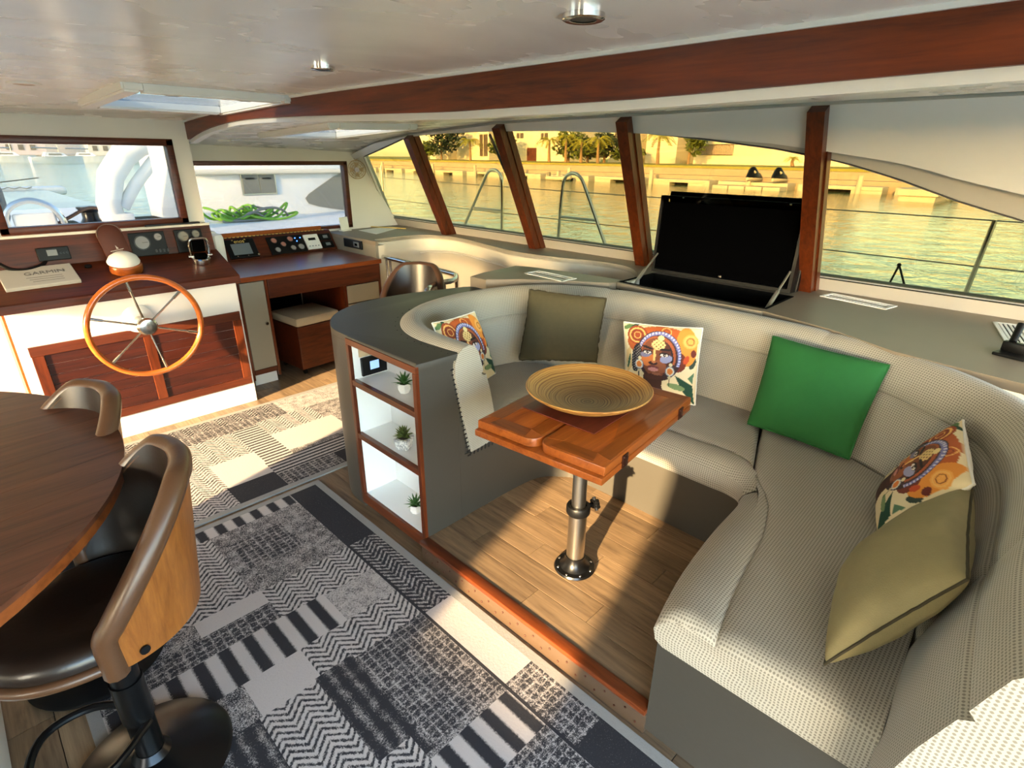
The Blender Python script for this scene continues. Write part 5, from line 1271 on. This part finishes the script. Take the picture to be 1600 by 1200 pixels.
# white cabin ahead of the navigation window
cbn = thing('forward_cabin', 'white cabin front with grey double hatch and smoked wedge window beyond the navigation desk', 'cabin', (3.4, 8.3, .5))
CY = 8.2
def cq(px, py): q = pY(px, py, CY); return q[0], q[2]
B().box(2.45, 4.95, CY, CY+2.2, .3, 1.64, .05).build('superstructure', M_deck, cbn, 40)
B().box(2.45, 4.95, CY-.10, CY-.0005, cq(400, 268)[1]-.03, cq(400, 268)[1]+.03, .02).build('eyebrow', M_cream, cbn, 0)
x0, z1 = cq(376, 273); x1, z0 = cq(431, 301)
B().box(x0-.02, x1+.02, CY-.015, CY-.0005, z0-.02, z1+.02, .004).build('hatch_frame', M_stainless, cbn, 0)
for a, c in ((x0, (x0+x1)/2-.006), ((x0+x1)/2+.006, x1)):
    d = B().box(a, c, CY-.028, CY-.0155, z0, z1, .004).build('hatch_door', M_boatgrey, cbn, 0); B().box(a+.04, a+.16, CY-.04, CY-.0285, z1-.06, z1-.04, .003).build('handle', M_blackmetal, d, 0)
tri = [cq(*p) for p in ((477, 310), (482, 318), (500, 323), (537, 328), (537, 268), (520, 276), (482, 303))]
B().plate([(x, CY-.001, z) for x, z in tri], (0, -.012, 0)).build('wedge_window', M_boatgrey, cbn, 0)
B().box(1.95, 4.95, 5.3, CY-.001, .42, cq(400, 338)[1], .03).build('side_deck', M_deck, cbn, 0)
x0, zz = cq(318, 335); x1, _ = cq(412, 333); zdeck = cq(400, 338)[1]
r = thing('rope_heap', 'heap of bright green rope lying on the white deck beyond the navigation desk', 'rope', ((x0+x1)/2, CY-.45, zdeck))
for k in range(16):
    b = B(); cx = lerp(x0+.15, x1-.1, random.random()); cy = CY-.45+random.uniform(-.15, .15); ra = random.uniform(.1, .28); ph = random.uniform(0, 6)
    b.tube([(cx+ra*1.3*math.cos(a+ph), cy+ra*.5*math.sin(a+ph), zdeck+.02+.012*k*(.5+.5*math.sin(2*a+k))) for a in np.linspace(0, 5.6, 14)], .016, 6, smooth=2); b.build('coil', M_rope if k % 4 else M_boatgrey, r)

# starboard rail
RX = 4.2
def hoop(pts, bar, lab):
    r = thing('stern_hoop', lab, 'hoop', (RX, pts[0][0], .78), 'stainless hoops on the side deck'); r.name = 'rail_hoop'
    b = B(); b.tube([(RX, y, z) for y, z in pts], .016, 10, smooth=6); b.build('hoop_tube', M_stainless, r)
    b = B(); b.cyl((RX, bar[0], 1.12), (RX, bar[1], 1.12), .013, n=10); b.build('cross_bar', M_stainless, r)
hoop([(4.95, .78), (4.80, 1.0), (4.56, 1.36), (4.46, 1.49), (4.36, 1.515), (4.28, 1.47), (4.25, 1.36), (4.25, 1.0), (4.25, .78)], (4.72, 4.25), 'stainless hoop on the side deck seen between the first and second window posts')
hoop([(3.48, .78), (3.47, 1.0), (3.45, 1.36), (3.42, 1.47), (3.34, 1.51), (3.25, 1.48), (3.18, 1.38), (2.98, 1.02), (2.84, .78)], (3.47, 3.03), 'stainless hoop on the side deck seen between the second and third window posts')
for y, t in ((6.45, 1.525), (.32, 1.345)):
    r = B().cyl((RX, y, .78), (RX, y+(.0 if y > 1 else -.03), t), .013, n=10); tag(r.build('stanchion', M_stainless, None), 'thin steel stanchion outside the '+('first side window by the fan' if y > 1 else 'rightmost side window'), 'post', 'side deck stanchions')
for z, lab in ((1.36, 'upper'), (1.10, 'lower')):
    r = B(); r.tube([(RX, 6.45, z+.02), (RX, 4.9, z), (RX, 3.0, z-.01), (RX, .3, z-.02), (RX, -3, z-.02)], .004, 6); tag(r.build('lifeline', M_boatgrey, None), lab+' wire lifeline running along the side deck rail', 'wire', 'lifelines')
q = pX(1405, 414, 3.95); r = B(); r.cyl((3.95, q[1], q[2]), (3.95, q[1]+.06, .78), .006, n=6); r.cyl((3.95, q[1], q[2]), (3.95, q[1]-.14, .78), .006, n=6); r.sph((3.95, q[1], q[2]), .012, u=8, v=6); tag(r.build('deck_bipod', M_black, None), 'tiny black two-legged stand outside the rightmost window', 'stand')
a, c = pX(765, 210, 3.7), pX(828, 358, 3.7); r = B(); a, c = Vector(a), Vector(c); c = a+(c-a)*((a.z-.781)/(a.z-c.z)); r.cyl(a, c, .012, n=8); tag(r.build('wiper_rod', M_black, None), 'thin black rod slanting outside the second side window', 'rod')

ORD = ['first', 'second', 'third', 'fourth', 'fifth', 'sixth', 'seventh', 'eighth', 'ninth', 'tenth', 'eleventh', 'twelfth', 'thirteenth']
# ------------------------------------------------------------------ far shore to starboard
GZ = .85
SHY0, SHY1 = -60, 230
struct(B().box(61, 190, SHY0, SHY1, -2, GZ), 'ground', M_lawn, None, 0)
sw = thing('seawall', 'pale concrete seawall stepping down from the lawn to the docks', 'wall', (60, 40, -1))
B().box(59.2, 61, SHY0, SHY1, -2, GZ-.25).build('upper_wall', M_concrete, sw, 0); B().box(57.4, 59.2, SHY0, SHY1, -2, -.05).build('lower_ledge', M_concrete, sw, 0)
for k, y in enumerate(np.arange(4, 98, 7.5)):
    n_ = y+6.6
    d = thing('floating_dock', ORD[k]+' cream floating dock section from the right along the concrete seawall', 'dock', (56.3, y+3, WZ), 'floating dock sections')
    B().box(55.2, 57.3, y, n_, -.72, -.42, .03).build('deck', M_dockside, d, 0)
    for a in ((y, y+2.3), (y+4.4, n_)): B().box(55.25, 57.2, a[0], a[1], -1.3, -.7205).build('float', M_dockside, d, 0)
    B().box(56.4, 57.2, y+2.3, y+4.4, -1.3, -.73).build('gap_shade', M_darkgap, d, 0)  # dark block standing in for the shade between the floats
pr = thing('pier', 'cream concrete pier block at the waterline seen through the rightmost window', 'pier', (50, 7, WZ))
B().box(47.5, 55.0, 6.6, 9.0, -.62, -.18, .04).build('cap', M_dockside, pr, 0); B().box(47.7, 54.8, 6.75, 8.85, -1.5, -.621).build('block', M_dockside, pr, 0)
r = thing('pier', 'long low pale pontoon beyond the pier block at the right', 'pier', (52, 0, WZ)); B().box(50, 57, -14, 3.7, -.7, -.45, .03).build('cap', M_dockside, r, 0)
for yy in (-10, -6, -2, 2): B().box(50.4, 51.2, yy, yy+1.2, -1.4, -.701).build('float', M_concrete, r, 0)
for i, y in enumerate((13.2, 22.5, 33.0, 44.2, 52.6, 61, 70.5, 84)):
    r = B().cyl((54.93, y, -1.5), (54.93, y, .45), .22, n=10); tag(r.build('mooring_pile', M_dockside, None), ORD[i]+' short pale mooring pile from the right along the floating docks', 'post', 'mooring piles')

HXp = 78
def hq(px, py): q = pX(px, py, HXp); return q[1], q[2]
def house(l, rgt, top, label, mat, wins=(), roof=None, depth=9, door=None):
    y1, _ = hq(l, 245); y0, _ = hq(rgt, 245); zt = top
    h = thing('waterfront_house', label, 'house', (HXp, (y0+y1)/2, GZ))
    B().box(HXp, HXp+depth, y0, y1, GZ, zt).build('wall', mat, h, 0)
    B().hexa([(HXp-.6, y0-.6, zt), (HXp+depth+.6, y0-.6, zt), (HXp+depth+.6, y1+.6, zt), (HXp-.6, y1+.6, zt), (HXp+2, y0+1, zt+1.4), (HXp+depth-2, y0+1, zt+1.4), (HXp+depth-2, y1-1, zt+1.4), (HXp+2, y1-1, zt+1.4)]).build('roof', M_roof, h, 0)
    for (a, b_, c, d) in wins:
        ya, za = hq(a, b_); yb, zb_ = hq(c, d); f = B().box(HXp-.12, HXp-.002, yb, ya, zb_, za).build('window', M_window, h, 0)
        B().box(HXp-.16, HXp-.121, (ya+yb)/2-.06, (ya+yb)/2+.06, zb_, za).build('mullion', mat, f, 0)
    if door:
        a, b_, c, d = door; ya, za = hq(a, b_); yb, zb_ = hq(c, d); B().box(HXp-.1, HXp-.002, yb, ya, GZ, za).build('door', M_browndoor, h, 0)
    return h
house(672, 700, 6.2, 'white waterfront house behind the dark tree at the left', M_house, [(684, 212, 692, 222)])
house(714, 764, 6.5, 'cream waterfront house with a dark carport, left of the second window post', M_house, [(750, 210, 762, 244)])
house(797, 890, 6.8, 'cream waterfront house with a brown door behind the palms', M_house, [(808, 208, 818, 216), (846, 208, 856, 218)], door=(824, 231, 838, 248))
house(950, 990, 7.5, 'tall plain cream waterfront house left of the third window post', M_house, [(962, 206, 970, 216)])
house(1008, 1056, 6.0, 'pale cream waterfront wall behind the single palm', M_house, [])
h5 = house(1084, 1330, 5.5, 'long cream waterfront building with a barred grille and pink panels', M_house, [])
ya, za = hq(1093, 226); yb, zb_ = hq(1145, 242)
B().box(HXp-.06, HXp-.002, yb, ya, zb_, za).build('recess', M_house2, h5, 0)
for k in range(28):
    y = lerp(yb, ya, k/27); B().box(HXp-.16, HXp-.1, y-.03, y+.03, zb_, za).build('bar', M_window, h5, 0)
for z in (zb_, za): B().box(HXp-.18, HXp-.08, yb, ya, z-.05, z+.05).build('grille_rail', M_window, h5, 0)
for p in ((1150, 223, 1205, 243), (1235, 233, 1290, 243)):
    ya, za = hq(p[0], p[1]); yb, zb_ = hq(p[2], p[3]); B().box(HXp-.05, HXp-.002, yb, ya, zb_, za).build('wall_panel', M_house2, h5, 0)
def clump(c, rad, n, sz, mat, name, parent):
    bm = bmesh.new()
    for _ in range(n):
        d = Vector(np.random.randn(3)).normalized()*(random.random()**.4); p = Vector((c[0]+d.x*rad[0], c[1]+d.y*rad[1], c[2]+d.z*rad[2])); u = Vector(np.random.randn(3)).normalized(); v = u.orthogonal().normalized(); s = sz*random.uniform(.6, 1.3)
        bm.faces.new([bm.verts.new(p+q) for q in (-u*s, v*s*.5, u*s, -v*s*.5)])
    me = bpy.data.meshes.new(name); bm.to_mesh(me); bm.free(); me.transform(Matrix.Translation(-abs_loc(parent))); me.materials.append(mat); o = bpy.data.objects.new(name, me); COL.objects.link(o); o.parent = parent; o['kind'] = 'stuff'; return o
def tree(px, X, hgt, rad, mat, label, name='shore_tree', n=420, cat='tree'):
    q = pX(px, 250, X); y = q[1]; r = thing(name, label, cat, (X, y, GZ))
    b = B(); b.cyl((X, y, GZ), (X, y, GZ+hgt*.6), .22, .12, 8); b.build('trunk', M_trunk, r)
    for k in range(4):
        clump((X+random.uniform(-.4, .4)*rad, y+random.uniform(-.6, .6)*rad, GZ+hgt*(.45+.15*k)), (rad*.85, rad*.85, hgt*.28), n//3, .42, mat, 'foliage', r)
tree(690, 72, 5.5, 3.6, M_tree, 'dark green broad tree at the left of the waterfront', n=700)
tree(668, 74, 3.0, 2.4, M_bush, 'yellow green bush left of the dark waterfront tree', 'shore_bush', cat='bush')
tree(784, 72, 3.6, 2.4, M_bush, 'olive bush beside the second window post', 'shore_bush', cat='bush')
tree(888, 70, 4.0, 2.6, M_bush, 'large yellow green bush under the left palm pair', 'shore_bush', n=600, cat='bush')
tree(918, 69, 2.2, 2.2, M_bush, 'low yellow green bush at the foot of the palms', 'shore_bush', cat='bush')
tree(944, 71, 3.6, 2.2, M_tree, 'dark bush right of the palms', 'shore_bush', cat='bush')
tree(978, 72, 2.4, 2.0, M_bush, 'pale bush in front of the tall plain house', 'shore_bush', cat='bush')
tree(1076, 73, 6.0, 1.7, M_bush, 'climbing leafy tree at the left end of the long cream building', n=700)
def palm(px, X, hgt, L, label):
    q = pX(px, 250, X); y = q[1]; r = thing('palm_tree', label, 'palm', (X, y, GZ), 'waterfront palms')
    b = B(); b.tube([(X, y, GZ), (X+.1, y+.15, GZ+hgt*.5), (X, y+.05, GZ+hgt)], [.24, .18, .13], 8); b.build('trunk', M_trunk, r)
    for k in range(15):
        a = k*2.4; up = random.uniform(.1, .9); d = Vector((math.cos(a), math.sin(a), 0)); s = Vector((-d.y, d.x, 0)); bm = B(); pts = []
        for j in range(7):
            t = j/6; pts.append(Vector((X, y+.05, GZ+hgt))+d*L*t*(1-.15*up)+Vector((0, 0, L*(up*t-(.55+up*.6)*t*t))))
        for j in range(6):
            for sd in (-1, 1):
                w0 = L*.17*math.sin(PI*min(.999, (j+.3)/6.6)); p, p2 = pts[j], pts[j+1]; m = p.lerp(p2, .6)
                for u in (0, .5):
                    pa = p.lerp(p2, u); pb = p.lerp(p2, u+.38); tip = pa+d*.2+s*sd*w0-Vector((0, 0, w0*.7)); bm.bm.faces.new([bm.bm.verts.new(v) for v in (pa, pb, tip)])
        bm.build('frond', M_palm, r, 0)
palm(735, 66, 3.0, 2.6, 'leaning golden palm in front of the carport house'); palm(858, 66, 3.0, 2.3, 'golden palm in front of the brown door house')
palm(884, 66, 3.3, 2.4, 'tall golden palm left of the middle of the waterfront'); palm(908, 66, 2.7, 2.4, 'wide golden palm in the middle of the waterfront')
palm(934, 66, 3.0, 2.6, 'wide drooping golden palm right of the middle waterfront'); palm(1028, 66, 3.2, 2.4, 'single small golden palm right of the third window post')
palm(1240, 68, .9, 1.0, 'tiny bare young palm on the lawn before the long cream building')
# covered jet skis, dinghy, bench
def jetski(px, lab):
    q = pX(px, 283, 55.0); y = q[1]; r = thing('covered_watercraft', lab, 'watercraft', (55.4, y, -.42), 'covered watercraft on the dock')
    rows = []; rows2 = []
    for t in np.linspace(0, 1, 11):
        xx = 57.1-2.9*t; hw = .55*math.sin(PI*(.12+.86*t))**.6; rows.append([(xx, y+hw*math.cos(a), -.15+.24*math.sin(a)+.12*t) for a in np.linspace(PI, 2*PI, 9)]+[(xx, y+hw, -.1+.12*t), (xx, y-hw, -.1+.12*t)])
        top = [.25, .38, .5, .52, .58, .80, .98, .95, .6, .34, .12][int(round(t*10))]; rows2.append([(xx, y+hw*.95*math.cos(a), -.09+.12*t+top*math.sin(a)) for a in np.linspace(0, PI, 9)])
    B().grid(rows, closev=True, caps=True).build('hull', M_dockside, r); c = B().grid(rows2, closev=True, caps=True).build('cover', M_black, r)
    b = B(); b.tube([Vector((54.9+.12*k, y-.42+.2*k, .45+.10*math.sin(k*1.4))) for k in range(5)], .10, 6, smooth=3); b.build('cover_stripe', M_dockside, c)
jetski(1172, 'left covered black watercraft parked on the dock'); jetski(1212, 'right covered black watercraft parked on the dock')
r = thing('watercraft_ramp', 'low white floating ramp under the covered watercraft', 'ramp', (54.5, 20, WZ)); 
for y in (19.0, 20.6, 22.2, 23.8): B().box(53.4, 55.18, y, y+1.5, -1.15, -.72, .05).build('float_block', M_dockside, r, 0)
q = pX(880, 264, 54.5); r = thing('inflatable_dinghy', 'small pale inflatable dinghy with an outboard motor tied at the dock', 'dinghy', (53.55, q[1], WZ)); y = q[1]
b = B(); b.tube([(53.15, y+1.4, -.75), (53.15, y-.6, -.75), (53.35, y-1.3, -.68), (53.75, y-1.6, -.62), (54.15, y-1.3, -.68), (54.35, y-.6, -.75), (54.35, y+1.4, -.75)], .24, 10, smooth=4); b.build('tube', M_dockside, r)
B().box(53.35, 54.15, y-.8, y+1.2, -.95, -.8).build('floor_board', M_boatgrey, r, 0); B().box(53.55, 53.95, y+1.4, y+1.8, -.95, -.1, .08).build('outboard', M_boatgrey, r, 0); B().box(53.50, 54.00, y-.1, y+.2, -.6, .05, .05).build('console', M_dockside, r, 0)

# far marina ahead
struct(B().box(-220, 55, 205, 420, -2, .6), 'ground', M_concrete, None, 0)
hm = B(); rows = []
for i in range(45):
    x = -220+i*9.0; hgt = 20+7*math.sin(i*.7)+5*math.sin(i*1.9); rows.append([(x, 330, .6), (x, 350, hgt*.45), (x, 380, hgt*.8), (x, 415, hgt)])
hm.grid(rows); struct(hm, 'hillside', M_hillside)
boat0 = None
for i, (x, y) in enumerate(sorted([(-30, 160), (-18, 176), (-7, 158), (2, 180), (9, 166), (17, 184), (24, 170), (33, 188), (41, 172), (50, 180), (-44, 180)], key=lambda p: p[0]/p[1])):
    if boat0 is None:
        r = thing('moored_sailboat', 'first white sailing boat from the left moored in the marina across the water', 'boat', (x, y, WZ), 'boats moored in the far marina'); boat0 = r
        rows = []
        for t in np.linspace(0, 1, 9):
            hw = 1.7*math.sin(PI*(.22+.76*t))**.7; xx = x-5+10*t; rows.append([(xx, y-hw*.7, -1.2), (xx, y-hw, .35+.3*t), (xx, y+hw, .35+.3*t), (xx, y+hw*.7, -1.2)])
        B().grid(rows, closev=True, caps=True).build('hull', M_deck, r, 0); B().hexa([(x-2.5, y-1, .5), (x+2, y-1, .5), (x+2, y+1, .5), (x-2.5, y+1, .5), (x-2, y-.8, 1.4), (x+1.2, y-.8, 1.3), (x+1.2, y+.8, 1.3), (x-2, y+.8, 1.4)]).build('cabin', M_deck, r, 0)
        b = B(); b.cyl((x+.6, y, 1.0), (x+.6, y, 13.5), .09, n=8); b.cyl((x+.6, y, 2.2), (x-4.2, y, 2.3), .16, n=8); b.build('mast', M_stainless, r)
        B().box(x-1.6, x+.8, y-.99, y-.86, .75, 1.1).build('cabin_window', M_boatgrey, r, 0)
    else:
        c = copy_tree(boat0); c['label'] = ORD[i]+' white sailing boat from the left moored in the marina across the water'; c.location = (x, y, WZ); c.rotation_euler = (0, 0, random.uniform(-.5, .5))
for i in range(9):
    x = -70+i*16+random.uniform(-3, 3); hh = random.uniform(4, 8); r = thing('harbour_building', ORD[i]+' pale low building from the left on the far quay behind the moored boats', 'building', (x, 215, .6), 'buildings on the far quay')
    B().box(x-5, x+5, 212, 222, .6, .6+hh).build('wall', M_house if i % 2 else M_house2, r, 0); B().hexa([(x-5.5, 211.5, .6+hh), (x+5.5, 211.5, .6+hh), (x+5.5, 222.5, .6+hh), (x-5.5, 222.5, .6+hh), (x-5, 216.9, 2.4+hh), (x+5, 216.9, 2.4+hh), (x+5, 217.1, 2.4+hh), (x-5, 217.1, 2.4+hh)]).build('roof', M_roof, r, 0)
    for k in range(3): B().box(x-3.6+k*2.6, x-2.4+k*2.6, 211.9, 211.999, 1.8, 3.2).build('window', M_window, r, 0)
